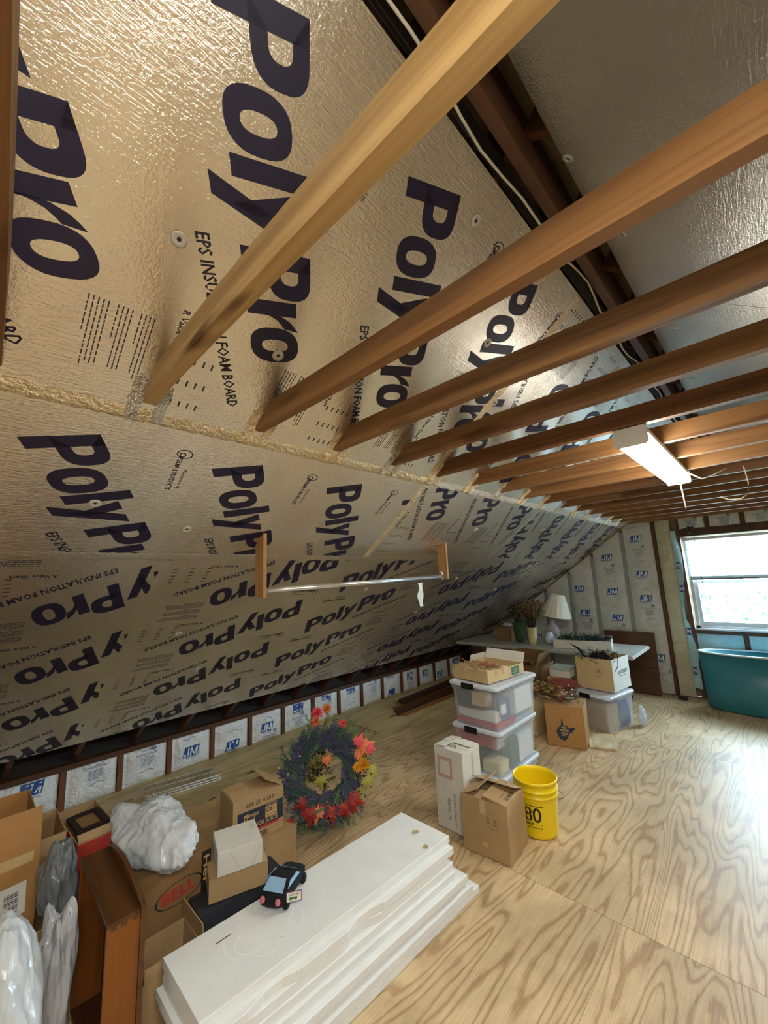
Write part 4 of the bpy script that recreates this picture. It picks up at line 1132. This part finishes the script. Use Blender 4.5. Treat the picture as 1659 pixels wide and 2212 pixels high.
for ks in [o_ for o_ in floor.children if abs(o_.location.x + floor.location.x + 3.75) < .1]:
    cxk, cyk = ks.location.x + floor.location.x, ks.location.y + floor.location.y; mbk = MB()
    for x, y, a, b in kn:
        if abs(y - cyk) < 1.15 and abs(y - .5) > .06:
            vv = [(x - cxk + b * cos(t_) * (1 + .3 * sin(3 * t_)), y - cyk + a * sin(t_), .01205) for t_ in [2 * pi * q / 12 for q in range(12)]]; mbk.add(vv, [tuple(range(12))])
    if mbk.v: mbk.build('knots', 'rafter_wood', ks)['kind'] = 'stuff'
p = Print(); rnd2 = random.Random(4)
for row in range(2):
    x = -4.14
    while x < -3.36:
        w = rnd2.uniform(.01, .035); p.bar((x, 3.225 + row * .05), 0, w, .020 if row else .014); x += w + rnd2.uniform(.005, .012)
fs = [o_ for o_ in floor.children if abs(o_.location.x + floor.location.x + 3.75) < .1 and 2.94 < o_.location.y + floor.location.y < 5.38][0]
pp = p.build('stamped_print', 'frame_dark', fs, lambda a, b: Vector((a, b, .0045)) - Vector(floor.location) - Vector(fs.location))

# ------------------------------------------------------------------ totes, bucket, boxes in the middle
translucent('tote_clear', '#e4ebf2', .34, .3, .3); translucent('tote_lid', '#e6edf4', .88, .35, .3)
plain('latch_black', '#15161a', .4)
def tote(c0, c1, d, z0, h, label, contents, lid_t=.028, latch=True, group='clear storage totes'):
    dx, dy = c1[0] - c0[0], c1[1] - c0[1]; w = math.hypot(dx, dy)
    t = empty('storage_tote', (c0[0], c0[1], z0), math.atan2(dy, dx), label, 'storage box', group)
    hb = h - lid_t; mb = MB(); i0 = .035; i1 = .014; th = .004
    def rr_(x0, x1, y0, y1, z, r=.03, n=4):
        v = []
        for cx, cy, a0 in ((x1 - r, y1 - r, 0), (x0 + r, y1 - r, 90), (x0 + r, y0 + r, 180), (x1 - r, y0 + r, 270)):
            for k in range(n + 1): a = R_(a0 + 90 * k / n); v.append((cx + r * cos(a), cy + r * sin(a), z))
        return v
    def loft(rings, cap0=True, cap1=True):
        n = len(rings[0]); v = sum(rings, []); f = []
        for k in range(len(rings) - 1):
            for i in range(n): j = (i + 1) % n; f.append((k * n + i, k * n + j, (k + 1) * n + j, (k + 1) * n + i))
        if cap0: f.append(tuple(reversed(range(n))))
        if cap1: f.append(tuple(range((len(rings) - 1) * n, len(rings) * n)))
        return v, f
    v, f = loft([rr_(i0, w - i0, i0, d - i0, .002), rr_(i1 + .006, w - i1 - .006, i1 + .006, d - i1 - .006, hb - .035), rr_(i1, w - i1, i1, d - i1, hb - .03), rr_(i1 - .006, w - i1 + .006, i1 - .006, d - i1 + .006, hb)], True, False)
    MB().add(v, f).build('tub', 'tote_clear', t)
    v, f = loft([rr_(.004, w - .004, .004, d - .004, hb + .001), rr_(0, w, 0, d, hb + .006), rr_(0, w, 0, d, h - .006), rr_(.006, w - .006, .006, d - .006, h), rr_(.022, w - .022, .022, d - .022, h), rr_(.03, w - .03, .03, d - .03, h - .008)])
    MB().add(v, f).build('lid', 'tote_lid', t)
    if latch: MB().box(w * .30, w * .55, -.010, .004, hb - .014, h + .002, b=.004).build('latch', 'latch_black', t)
    for k, (x0, x1, y0, y1, za, zb, m) in enumerate(contents):
        boxo('packed_item', x0, x1, y0, y1, za, zb, m, t, b=.003)
    return t, w
plain('item_navy', '#2b3442', .8); plain('item_cream', '#d8cba0', .8); plain('item_red', '#b5393f', .7); plain('item_white', '#d9dad6', .7); plain('item_green', '#4d6a55', .8); plain('item_blue', '#4c5f7d', .7); plain('item_tan', '#a58a62', .8)
tote((-2.072, 2.835), (-1.640, 2.837), .64, .004, .164, 'bottom clear tote of the stack behind the yellow bucket, mostly hidden', [(.06, .37, .06, .55, .008, .10, 'item_white')])
tote((-2.074, 2.837), (-1.637, 2.837), .64, .169, .316, 'middle clear tote of the three-high stack, with green and red contents', [(.05, .36, .045, .075, .18, .265, 'item_red'), (.05, .22, .05, .30, .008, .16, 'item_green'), (.24, .39, .05, .18, .008, .09, 'item_cream'), (.05, .40, .34, .58, .008, .20, 'item_white'), (.27, .40, .2, .33, .008, .21, 'item_green'), (.10, .36, .08, .32, .165, .25, 'item_white')])
tote((-2.095, 2.86), (-1.637, 2.838), .645, .486, .316, 'top clear tote of the three-high stack, gift box on its lid', [(.05, .42, .045, .30, .008, .045, 'item_red'), (.055, .40, .05, .28, .047, .115, 'item_white'), (.05, .25, .045, .28, .118, .265, 'item_navy'), (.20, .34, .038, .11, .150, .25, 'kraft_light'), (.30, .42, .12, .24, .05, .2, 'item_blue'), (.41, .425, .10, .17, .10, .17, 'item_white'), (.28, .41, .33, .6, .05, .24, 'item_white'), (.06, .26, .33, .6, .05, .2, 'item_tan')])
# gift box with clear film and dried flowers
g = Carton('gift_box', 'tan display box of dried flowers under clear film on the top tote', (-2.115, 2.965), (-1.745, 2.91), .27, .804, .095, 'kraft_light')
mb = MB(); mb2 = MB(); rnd = random.Random(8)
for k in range(130):
    x, y = rnd.uniform(.02, g.w - .02), rnd.uniform(.02, .25)
    sprig(mb, (x, y, .097), Vector((rnd.uniform(-1, 1), rnd.uniform(-1, 1), .15)), .05, Vector((0, 0, 1)), rnd, .012, .003, 4)
for k in range(60):
    x, y = rnd.uniform(.02, g.w - .1), rnd.uniform(.02, .25); mb2.lathe([(.0005, 0), (.006, .004), (.0005, .008)], 6, Matrix.Translation((x, y, .098)), False, False)
mb.build('dried_flowers', 'leaf_tan', g.r)['kind'] = 'stuff'; mb2.build('small_blossoms', 'petal_white', g.r)['kind'] = 'stuff'
MB().box(.20, .28, .14, .20, .098, .112, b=.002).build('red_label', 'item_red', g.r)
for x in (.03, .12, .24): MB().box(x, x + .022, -.002, 0, .065, .098).build('tape_tab', 'packing_tape', g.r)
for y in (.10, .19): MB().box(g.w, g.w + .002, y, y + .02, .045, .098).build('tape_tab', 'packing_tape', g.r)
c = Carton('produce_box', 'white folded box with a green printed panel behind the gift box', (-2.12, 3.245), (-1.715, 3.195), .22, .804, .085, 'kraft_light', open_top=True)
c.flap('b', .09, 118, 'white_card'); c.flap('l', .05, 70, 'white_card')
c.pr('r', 'ink_green', lambda p: p.shape([(.04, .01), (.15, .01), (.15, .075), (.04, .075)], [(0, 1, 2, 3)]), 'printed_panel')
c.pr('r', 'ink_kraft', lambda p: [p.bar((.05, .03 + k * .014), 0, .08, .003) for k in range(3)], 'printing', .0014)

c = Carton('cardboard_box', 'tall narrow white carton with handwriting, left of the tote stack', (-1.888, 2.367), (-1.656, 2.361), .205, .004, .495, 'white_card')
c.pr('f', 'ink_pink', lambda p: (p.shape([(.025, .055), (.145, .055), (.145, .075), (.025, .075)], [(0, 1, 2, 3)]), p.shape([(.025, .165), (.145, .165), (.145, .185), (.025, .185)], [(0, 1, 2, 3)]), p.shape([(.025, .075), (.042, .075), (.042, .165), (.025, .165)], [(0, 1, 2, 3)]), p.shape([(.128, .075), (.145, .075), (.145, .165), (.128, .165)], [(0, 1, 2, 3)])), 'printed_square')
def scr(p):
    r_ = random.Random(2)
    p.text('Cliffs', (.115, .43), -pi / 2, .022, .13, shear=.3); p.text('GAMEBOARDS', (.16, .46), -pi / 2, .017, .20, shear=.2)
c.pr('f', 'ink_grey_dark', scr, 'handwriting')
c.pr('r', 'ink_grey_dark', lambda p: (p.bar((.10, .03), 1.4, .16, .002), p.bar((.12, .02), 1.7, .14, .002), p.bar((.10, .24), .7, .03, .003), p.bar((.12, .29), .4, .025, .003)), 'handwriting')
c.pr('t', 'ink_grey_dark', lambda p: [p.bar((.06 + k * .012, .12), .9, .06, .004) for k in range(6)], 'label_print', .0022)
c.flap('b', .10, 4); c.flap('l', .09, 7)
c = Carton('cardboard_box', 'brown office carton with half open flaps beside the yellow bucket', (-1.625, 2.277), (-1.327, 2.302), .268, .004, .303, 'kraft', open_top=True)
c.flap('l', .13, 16, skew=.15); c.flap('r', .15, 5); c.flap('b', .13, 24, skew=-.05); c.flap('f', .10, 2)
pf = c.flap('r', .155, 8, name='flap'); 
pt = Print(); pt.text('STAPLES', (.03, .035), 0, .022, .11, bold=.03); pt.text('50% RECYCLED', (.03, .062), 0, .009, .10); pt.ring((.19, .09), .014, .017, 16)
pt.build('printing', 'ink_black', pf, lambda a, b: Vector((.03 + a, .008 + b, .0055 + b * .141)))
c.pr('f', 'packing_tape', lambda p: (p.shape([(.125, 0), (.16, 0), (.16, .075), (.125, .075)], [(0, 1, 2, 3)]), p.shape([(.13, .228), (.165, .228), (.165, .25), (.13, .25)], [(0, 1, 2, 3)])), 'tape')
c.pr('f', 'ink_grey_dark', lambda p: (p.ring((.205, .10), .035, .0368, 30, 1.25), p.text('1.5', (.175, .118), 0, .033, .055)), 'handwriting')

plain('bucket_yellow', '#f2d40e', .35, var=.02, spec=.5)
BKS = .92
bk = empty('plastic_bucket', (-1.352, 2.742, .004), 0, 'yellow plastic five gallon bucket with black 80 on its side', 'bucket')
H = .340
prof = [(.122, 0), (.127, .002), (.1295, .02), (.141, .235), (.1415, .238), (.150, .240), (.150, .246), (.1435, .249), (.1440, .272), (.153, .275), (.153, .281), (.145, .284), (.1465, .318), (.152, .320), (.153, .330), (.149, .336), (.146, .336), (.1435, .31), (.137, .20), (.125, .012), (.0005, .010)]
MB().lathe(prof, 48, cap0=True, cap1=False).build('bucket_body', 'bucket_yellow', bk)
plain('wire_metal', '#8b8f92', .3, metal=.9)
ax = Vector((1, .25, 0)).normalized(); pts = []
for k in range(21):
    t = pi * k / 20; q = ax * cos(t) * .158; pts.append((q.x + .035 * sin(t) * 1.0, q.y + .155 * sin(t) + .0, .262 - .12 * sin(t)))
MB().tube(pts, .0025, 6).build('wire_handle', 'wire_metal', bk)
def rad(z): return .1295 + (z - .02) / .215 * .0115 + .0012
fdir = math.atan2(0 - 2.735, 0 + 1.30) - .22
def bmap(a, b): z = .20 - b; return Vector((rad(z) * cos(fdir + a / .135), rad(z) * sin(fdir + a / .135), z))
p = Print(); n = 10
for k in range(n):
    a0 = -.10 + .165 * k / n; a1 = -.10 + .165 * (k + 1) / n; p.shape([(a0, .0), (a1, .0), (a1, .004), (a0, .004)], [(0, 1, 2, 3)])
    p.text('', (0, 0), 0, .01) if False else None
p.text('80', (-.062, .095), 0, .084, .112, bold=.012, res=6)
p.text('Pound', (-.09, .118), 0, .018, .085, bold=.03, shear=.2); p.bar((.005, .116), 0, .05, .003); p.text('systems only', (-.05, .134), 0, .009, .105, bold=.02)
p.build('printing', 'ink_black', bk, bmap)['kind'] = 'stuff'
bk.scale = (BKS, BKS, .97)

# ------------------------------------------------------------------ far cluster around the folding table
plain('table_plastic', '#a9a99f', .45, bump=.15, bscale=200); plain('steel_grey', '#55585a', .4, metal=.7)
tb = empty('folding_table', (-2.52, 5.79, .004), 0, 'long off-white plastic folding table along the far wall', 'table')
MB().box(-1.205, 1.205, -.43, .43, .610, .651, b=.012).build('tabletop', 'table_plastic', tb)
for s in (-1, 1):
    for yy in (-.30, .30): MB().tube([(s * .95, yy, 0), (s * .90, yy, .61)], .013, 8).build('leg', 'steel_grey', tb)
    MB().tube([(s * .93, -.30, .22), (s * .93, .30, .22)], .010, 8).build('leg_brace', 'steel_grey', tb)
TZ = .656
c = Carton('florist_box', 'long low white box of evergreen garland on the right of the table', (-2.27, 5.50), (-1.61, 5.66), .50, TZ, .105, 'white_card', open_top=True)
mb = MB(); rnd = random.Random(21)
for k in range(300):
    x, y = rnd.uniform(.05, c.w - .05), rnd.uniform(.05, .45)
    sprig(mb, (x, y, .07 + rnd.uniform(0, .03)), Vector((rnd.uniform(-1, 1), rnd.uniform(-.6, .6), rnd.uniform(0, .35))), .10, Vector((0, 0, 1)), rnd, .022, .0022, 7)
o = mb.build('evergreen_garland', 'evergreen'); o.location = (c.r.location.x, c.r.location.y, TZ); o.rotation_euler.z = c.r.rotation_euler.z
tag(o, 'dark evergreen garland filling the long white box', 'garland', kind='stuff')
plain('vase_green', '#33492f', .35); plain('vase_cream', '#c9bc83', .4)
def vase(x, y, r, h, mat, label):
    t = empty('vase', (x, y, TZ), 0, label, 'vase')
    MB().lathe([(r * .62, 0), (r * .66, .005), (r * .85, h * .35), (r, h), (r * 1.04, h + .004), (r * .95, h + .002), (r * .8, h * .4), (.0005, .01)], 28, cap1=False).build('vase_body', mat, t); return t
vase(-2.60, 5.62, .066, .235, 'vase_cream', 'tall cream tapering vase of dried flowers on the table')
vase(-2.84, 5.72, .085, .28, 'vase_green', 'dark green vase behind and left of the cream vase')
def bouquet(x, y, z, n, hgt, spread, mats, label, seed, leaf=.03):
    rnd = random.Random(seed); t = empty('dried_bouquet', (x, y, z), 0, label, 'dried flowers')
    mbs = [MB() for _ in mats]; st = MB()
    for k in range(n):
        a = rnd.uniform(0, 2 * pi); s = spread * math.sqrt(rnd.random()); h = hgt * rnd.uniform(.65, 1.0) * (1 - .25 * s / spread)
        tip = Vector((cos(a) * s, sin(a) * s, h)); base_ = Vector((cos(a) * .02, sin(a) * .02, -.10))
        mid = base_.lerp(tip, .55) * 1.0; mid.x *= .7; mid.y *= .7
        st.tube([base_, mid, tip], .0022, 4)
        sprig(mbs[k % len(mats)], mid, tip - mid, (tip - mid).length, Vector((cos(a), sin(a), .3)).normalized(), rnd, leaf, leaf * .3, 7)
        m = mbs[(k + 1) % len(mats)]; m.lathe([(.0005, -.008), (.012, -.004), (.014, .002), (.0005, .010)], 7, Matrix.Translation(tip), False, False)
    st.build('stems', 'twig', t)['kind'] = 'stuff'
    for m, mt in zip(mbs, mats): m.build('foliage', mt, t)['kind'] = 'stuff'
    return t
bouquet(-2.60, 5.62, TZ + .235, 90, .44, .20, ['leaf_olive', 'twig', 'leaf_rust', 'leaf_olive'], 'big bouquet of dried dark stems and olive leaves in the cream vase', 3)
bouquet(-2.84, 5.72, TZ + .28, 46, .25, .11, ['berry_red', 'twig', 'leaf_green'], 'dark red dried bouquet in the green vase', 4, .026)
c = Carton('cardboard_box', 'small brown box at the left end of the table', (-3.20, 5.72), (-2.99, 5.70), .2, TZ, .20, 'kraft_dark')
o = bag('tissue_wad', 'wad of pale tissue on the small brown box', (-3.06, 5.80, TZ + .225), (.07, .05, .028), 'bag_thin', 2.2, crump=.5, nu=24, nv=14)
o['category'] = 'tissue'
# lamp
plain('shade_cream', '#e5e0cc', .8)
lp = empty('table_lamp', (-2.50, 6.10, TZ), 0, 'table lamp with tilted cream pleated shade and glass base', 'lamp')
translucent('glass_vase', '#d9c9d0', .55, .12, .1)
MB().lathe([(.055, 0), (.06, .01), (.05, .03), (.085, .09), (.095, .14), (.075, .20), (.035, .25), (.03, .29), (.045, .31), (.0005, .312)], 28, cap1=False).build('lamp_base', 'glass_vase', lp)
MB().tube([(0, 0, .31), (.005, 0, .45)], .006, 8).build('stem', 'steel_grey', lp)
tm = Matrix.Translation((.07, 0, .35)) @ Matrix.Rotation(R_(10), 4, 'Y') @ Matrix.Scale(1.12, 4)
n = 16; v = []; f = []
for z, r in ((0, .19), (.285, .085)):
    for k in range(n): a = 2 * pi * k / n; v.append((r * cos(a), r * sin(a), z))
for k in range(n): j = (k + 1) % n; f.append((k, j, n + j, n + k))
mb = MB(); mb.add(v, f, tm); mb.add([(x * .985, y * .985, z) for x, y, z in v], [q[::-1] for q in f], tm); mb.build('lamp_shade', 'shade_cream', lp)
# blue white jar bits behind vase
plain('china', '#cdd6e0', .2)
ch = tag(MB().lathe([(.03, 0), (.05, .01), (.07, .06), (.05, .12), (.03, .15), (.035, .16), (.0005, .16)], 24, Matrix.Translation((-2.42, 5.78, TZ)), cap1=False).build('china_jar', 'china'), 'small pale blue china jar between the cream vase and the white box', 'jar')

# far tote, garden box
tote((-1.857, 4.745), (-1.408, 4.648), .53, .004, .352, 'clear tote on the floor under the garden-supply carton', [(.05, .40, .05, .25, .008, .26, 'item_tan'), (.05, .40, .27, .48, .008, .22, 'item_blue'), (.42, .43, .30, .38, .2, .28, 'ink_violet')])
c = Carton('cardboard_box', 'tan carton with white end reading Gardeners, on the far tote', (-1.80, 4.925), (-1.412, 4.87), .42, .360, .33, 'kraft_light', open_top=True)
c.pr('r', 'white_card', lambda p: p.shape([(.003, .0), (c.d - .003, .0), (c.d - .003, .328), (.003, .328)], [(0, 1, 2, 3)]), 'white_end')
c.pr('r', 'ink_green', lambda p: (p.text("GARDENER'S", (.12, .165), 0, .035, .24, bold=.03), p.bar((.15, .19), 0, .18, .006)), 'printed_name', .0014)
c.pr('f', 'ink_grey_dark', lambda p: (p.ring((.25, .13), .042, .044, 26, 1.2), p.text('A', (.225, .155), 0, .05, .05)), 'handwriting')
mb = MB(); rnd = random.Random(31)
for k in range(120): sprig(mb, (rnd.uniform(-.14, .14), rnd.uniform(-.14, .14), rnd.uniform(-.04, .0)), Vector((rnd.uniform(-1, 1), rnd.uniform(-1, 1), .4)), .10, Vector((0, 0, 1)), rnd, .018, .006, 6)
mb.tube([(-.1, -.1, 0), (-.16, -.12, .10), (-.24, -.14, .15)], [.010, .014, .003], 6); mb.tube([(.0, 0, .0), (.08, .0, .08), (.2, 0, .06), (.22, -.1, -.05), (.2, -.15, -.10)], .004, 5)
o = mb.build('dark_garland', 'plush_black'); o.location = (-1.585, 5.03, .68); tag(o, 'black garland spilling out of the garden-supply carton', 'garland', kind='stuff')
# West Virginia box
c = Carton('cardboard_box', 'orange-brown carton with a dark blue state outline, front of the far cluster', (-1.834, 4.069), (-1.5, 4.148), .33, .004, .368, 'kraft_orange')
WV = [(.115, .30), (.098, .27), (.088, .235), (.11, .20), (.135, .175), (.14, .14), (.147, .10), (.153, .14), (.158, .175), (.195, .178), (.20, .20), (.225, .185), (.25, .185), (.262, .195), (.25, .205), (.235, .215), (.225, .24), (.21, .232), (.198, .255), (.185, .285), (.16, .312), (.14, .308)]
def tri(p, pts):
    cx = sum(a for a, b in pts) / len(pts); cy = sum(b for a, b in pts) / len(pts)
    p.shape([(a, b) for a, b in pts], [tuple(range(len(pts)))])
c.pr('f', 'ink_navy', lambda p: tri(p, WV), 'state_outline')
c.pr('f', 'ink_kraft', lambda p: (p.text('WEST', (.135, .205), 0, .018, .05, bold=.03), p.text('VIRGINIA', (.118, .23), 0, .018, .085, bold=.03), p.text('GLASS', (.13, .255), 0, .018, .06, bold=.03), p.bar((.13, .27), 0, .04, .004)), 'printed_words', .0016)
sc = empty('plywood_scrap', (-1.507, 4.228, .002), math.atan2(.073, .213), 'pale plywood offcut lying on the floor before the far tote', 'board')
MB().box(.0, .225, .0, .36, 0, .018).build('board', 'scrap_ply', sc)
c = Carton('cardboard_box', 'pale carton between the tote stack and the state-outline carton', (-2.33, 4.23), (-2.0, 4.19), .28, .004, .35, 'kraft_light')
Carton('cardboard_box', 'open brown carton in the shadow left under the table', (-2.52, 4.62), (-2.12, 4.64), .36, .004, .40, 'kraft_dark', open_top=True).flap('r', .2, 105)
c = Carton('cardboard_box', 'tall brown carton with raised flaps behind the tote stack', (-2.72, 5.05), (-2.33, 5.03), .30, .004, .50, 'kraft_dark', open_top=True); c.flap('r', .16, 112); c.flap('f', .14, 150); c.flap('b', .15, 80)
c = Carton('cardboard_box', 'brown carton under the pale green gift box', (-2.10, 4.80), (-1.88, 4.82), .40, .004, .44, 'kraft')
plain('green_box', '#a9b7aa', .5)
c = Carton('gift_box', 'pale grey-green lidded gift box under the table edge', (-2.095, 4.88), (-1.865, 4.88), .22, .446, .10, 'white_card')
MB().box(-.004, c.w + .004, -.004, .224, .072, .104, b=.002).build('box_lid', 'green_box', c.r)
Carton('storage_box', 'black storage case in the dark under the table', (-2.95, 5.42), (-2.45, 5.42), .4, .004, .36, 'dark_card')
# fall foliage pile resting on cartons
fo = empty('fall_foliage', (-1.92, 4.33, .38), 0, 'heap of artificial autumn leaves and twigs on the two front cartons', 'artificial leaves')
rnd = random.Random(41)
for i, (m, n_) in enumerate((('leaf_rust', 54), ('leaf_tan', 40), ('leaf_olive', 30), ('leaf_red', 5))):
    for k in range(n_):
        mb = MB(); x = rnd.gauss(-.02, .16); y = rnd.gauss(.02, .09); z = .02 + rnd.random() * .12 * max(0, 1 - abs(x) / .4)
        maple(mb, (max(-.36, min(.36, x)), max(-.18, min(.2, y)), z), Vector((rnd.uniform(-1, 1), rnd.uniform(-1, 1), rnd.uniform(-.3, .6))), Vector((rnd.uniform(-.5, .5), rnd.uniform(-.9, .0), 1)).normalized(), rnd.uniform(.03, .06)); mb.build('leaf', m, fo)
mb = MB()
for k in range(60): sprig(mb, (rnd.uniform(-.1, .3), rnd.uniform(-.15, .1), .01), Vector((rnd.uniform(-1, 1), rnd.uniform(-1, .3), .2)), .14, Vector((0, 0, 1)), rnd, .012, .003, 5)
mb.build('twigs', 'twig', fo)['kind'] = 'stuff'
cluster(fo, Vector((.24, -.05, .05)), 'petal_white', 'white_blossoms', 18, .06, .009)
translucent('tulle_red', '#b0565a', .5, .6, .3)
o = bag('red_tulle', 'red tulle fabric heaped behind the autumn leaves', (-1.87, 4.70, .42), (.15, .08, .055), 'tulle_red', 7.7, crump=.5); o['category'] = 'fabric'
# hardboard leaning on the gable
hb = MB().box(-.62, 0, 0, .006, 0, .79).build('hardboard_panel', 'brown_wood'); hb.location = (-1.30, 6.40, .004); hb.rotation_euler.x = R_(-6); tag(hb, 'dark brown hardboard panel leaning on the far wall by the table', 'board')
# plastic sack beside far tote
o = bag('plastic_bag', 'small white plastic sack hanging off the right side of the far tote', (-1.25, 5.14, .095), (.03, .06, .095), 'bag_thin', 6.1, crump=.45, nu=24, nv=20)
# teal tub
n = N('tub_teal'); b = srgb('#2f7f8c'); cc = n.coord(); n.color(n.ramp(n.noise(cc, 3, 4), [(.3, tuple(x * .8 for x in b[:3]) + (1,)), (.7, b)])); n.b.inputs['Roughness'].default_value = .35; MATS['tub_teal'] = n.m
plain('tub_rim_lit', '#d7e6ea', .35)  # window light on the tub's thin edge, painted as a pale colour
tubt = empty('plastic_tub', (-.235, 6.285, .004), 0, 'large teal oval plastic tub with pale daylit rim under the window', 'tub')
def oval(a, b, z, n=56): return [(a * cos(2 * pi * k / n), b * sin(2 * pi * k / n), z) for k in range(n)]
def loftm(rings, capb=True):
    n = len(rings[0]); v = sum(rings, []); f = []
    for k in range(len(rings) - 1):
        for i in range(n): j = (i + 1) % n; f.append((k * n + i, k * n + j, (k + 1) * n + j, (k + 1) * n + i))
    if capb: f.append(tuple(reversed(range(n))))
    return v, f
v, f = loftm([oval(.57, .195, 0), oval(.582, .205, .02), oval(.592, .212, .62), oval(.582, .203, .62), oval(.565, .19, .03), oval(.01, .01, .028)])
MB().add(v, f, None, True).build('tub_body', 'tub_teal', tubt)
MB().tube([(x, y, .626) for x, y, z in oval(.594, .214, 0)], .010, 8, closed=True).build('rim', 'tub_rim_lit', tubt)
# black strap hanging by window
st = MB().tube([(-.80, 6.50, 2.14), (-.79, 6.44, 2.09), (-.745, 6.43, 2.06), (-.70, 6.43, 2.10), (-.74, 6.44, 2.15), (-.80, 6.46, 2.11)], .008, 5); st.box(-.76, -.69, 6.44, 6.47, 2.125, 2.145)
tag(st.build('black_strap', 'latch_black'), 'black strap loop hanging from the framing above the window corner', 'strap')
MB_ = MB().box(-1.12, -1.02, 6.36, 6.42, .004, .035, b=.008)
tag(MB_.build('black_block', 'latch_black'), 'small black object on the floor at the foot of the far wall', 'block')

# ------------------------------------------------------------------ closet rod
plain('rod_metal', '#d7dadb', .25, metal=.85)
cr = empty('closet_rod', (-1.95, 1.13, 1.625), 0, 'metal closet rod between two wooden boards hung from the slope', 'closet rod')
MB().box(-.085, 0, -.040, -.020, -.045, .297).build('support_board', 'board_z', cr)
MB().box(-.085, 0, 1.625, 1.644, .005, .33).build('support_board', 'board_z', cr)
MB().tube([(-.035, -.02, -.010), (-.035, 1.60, .025)], .0155, 14).build('rod', 'rod_metal', cr)
MB().tube([(-.035, 1.603, .0), (-.035, 1.603, .055), (-.06, 1.603, .066)], .008, 8).build('rod_bracket', 'wire_white', cr)
tgm = MB(); v = []; f = []
for i in range(9):
    for j in range(4): v.append((-1.965 + .008 * sin(i * 1.1 + j), 2.385 + .055 * j / 3 + .006 * sin(i * .9), 1.61 - .175 * i / 8))
for i in range(8):
    for j in range(3): a = i * 4 + j; f.append((a, a + 1, a + 5, a + 4))
plain('tag_paper', '#c3cdc6', .5)
tag(tgm.add(v, f, None, True).build('paper_tag', 'tag_paper'), 'pale crumpled paper tag hanging from the closet rod', 'tag')

# ------------------------------------------------------------------ outside: ground, trees
plain('ground_grey', '#8b9296', .9)  # unseen ground, greyed so its bounce does not tint the foil green
tag(boxo('ground', -25, 25, 7.2, 45, -3.3, -3.2, 'ground_grey'), kind='structure')
n = N('tree_leaf'); b = srgb('#7fa861'); n.color(n.ramp(n.noise(n.coord(), 2, 2), [(.3, srgb('#30503a')), (.7, srgb('#64876a'))])); n.b.inputs['Roughness'].default_value = .6; MATS['tree_leaf'] = n.m
plain('bark', '#4b3b2b', .9)
def tree(x, y, z, r, seed, label):
    rnd = random.Random(seed); t = empty('tree', (x, y, -3.2), 0, label, 'tree', 'trees outside the window')
    MB().tube([(0, 0, 0), (.1, 0, (z + 3.2) * .5), (0, 0, z + 3.2)], [.2, .14, .05], 8).build('trunk', 'bark', t)
    mb = MB()
    for k in range(2600):
        d = Vector((rnd.gauss(0, 1), rnd.gauss(0, 1), rnd.gauss(0, 1))).normalized() * r * rnd.uniform(.55, 1.0); d.z *= .8
        c_ = d + Vector((0, 0, z + 3.2)); a = Vector((rnd.uniform(-1, 1), rnd.uniform(-1, 1), rnd.uniform(-1, 1))).normalized() * .09; b_ = a.orthogonal().normalized() * .05
        mb.add([c_ - a, c_ + b_, c_ + a, c_ - b_], [(0, 1, 2, 3)])
    mb.build('crown', 'tree_leaf', t)['kind'] = 'stuff'
tree(-.6, 12.2, .1, 1.5, 1, 'green tree nearest the window'); tree(3.0, 13.0, -.2, 1.5, 2, 'green tree right of the window view'); tree(-4.2, 13.6, .2, 1.7, 3, 'green tree left of the window view'); tree(.9, 16.6, -.2, 1.9, 4, 'green tree further out, between the two others')
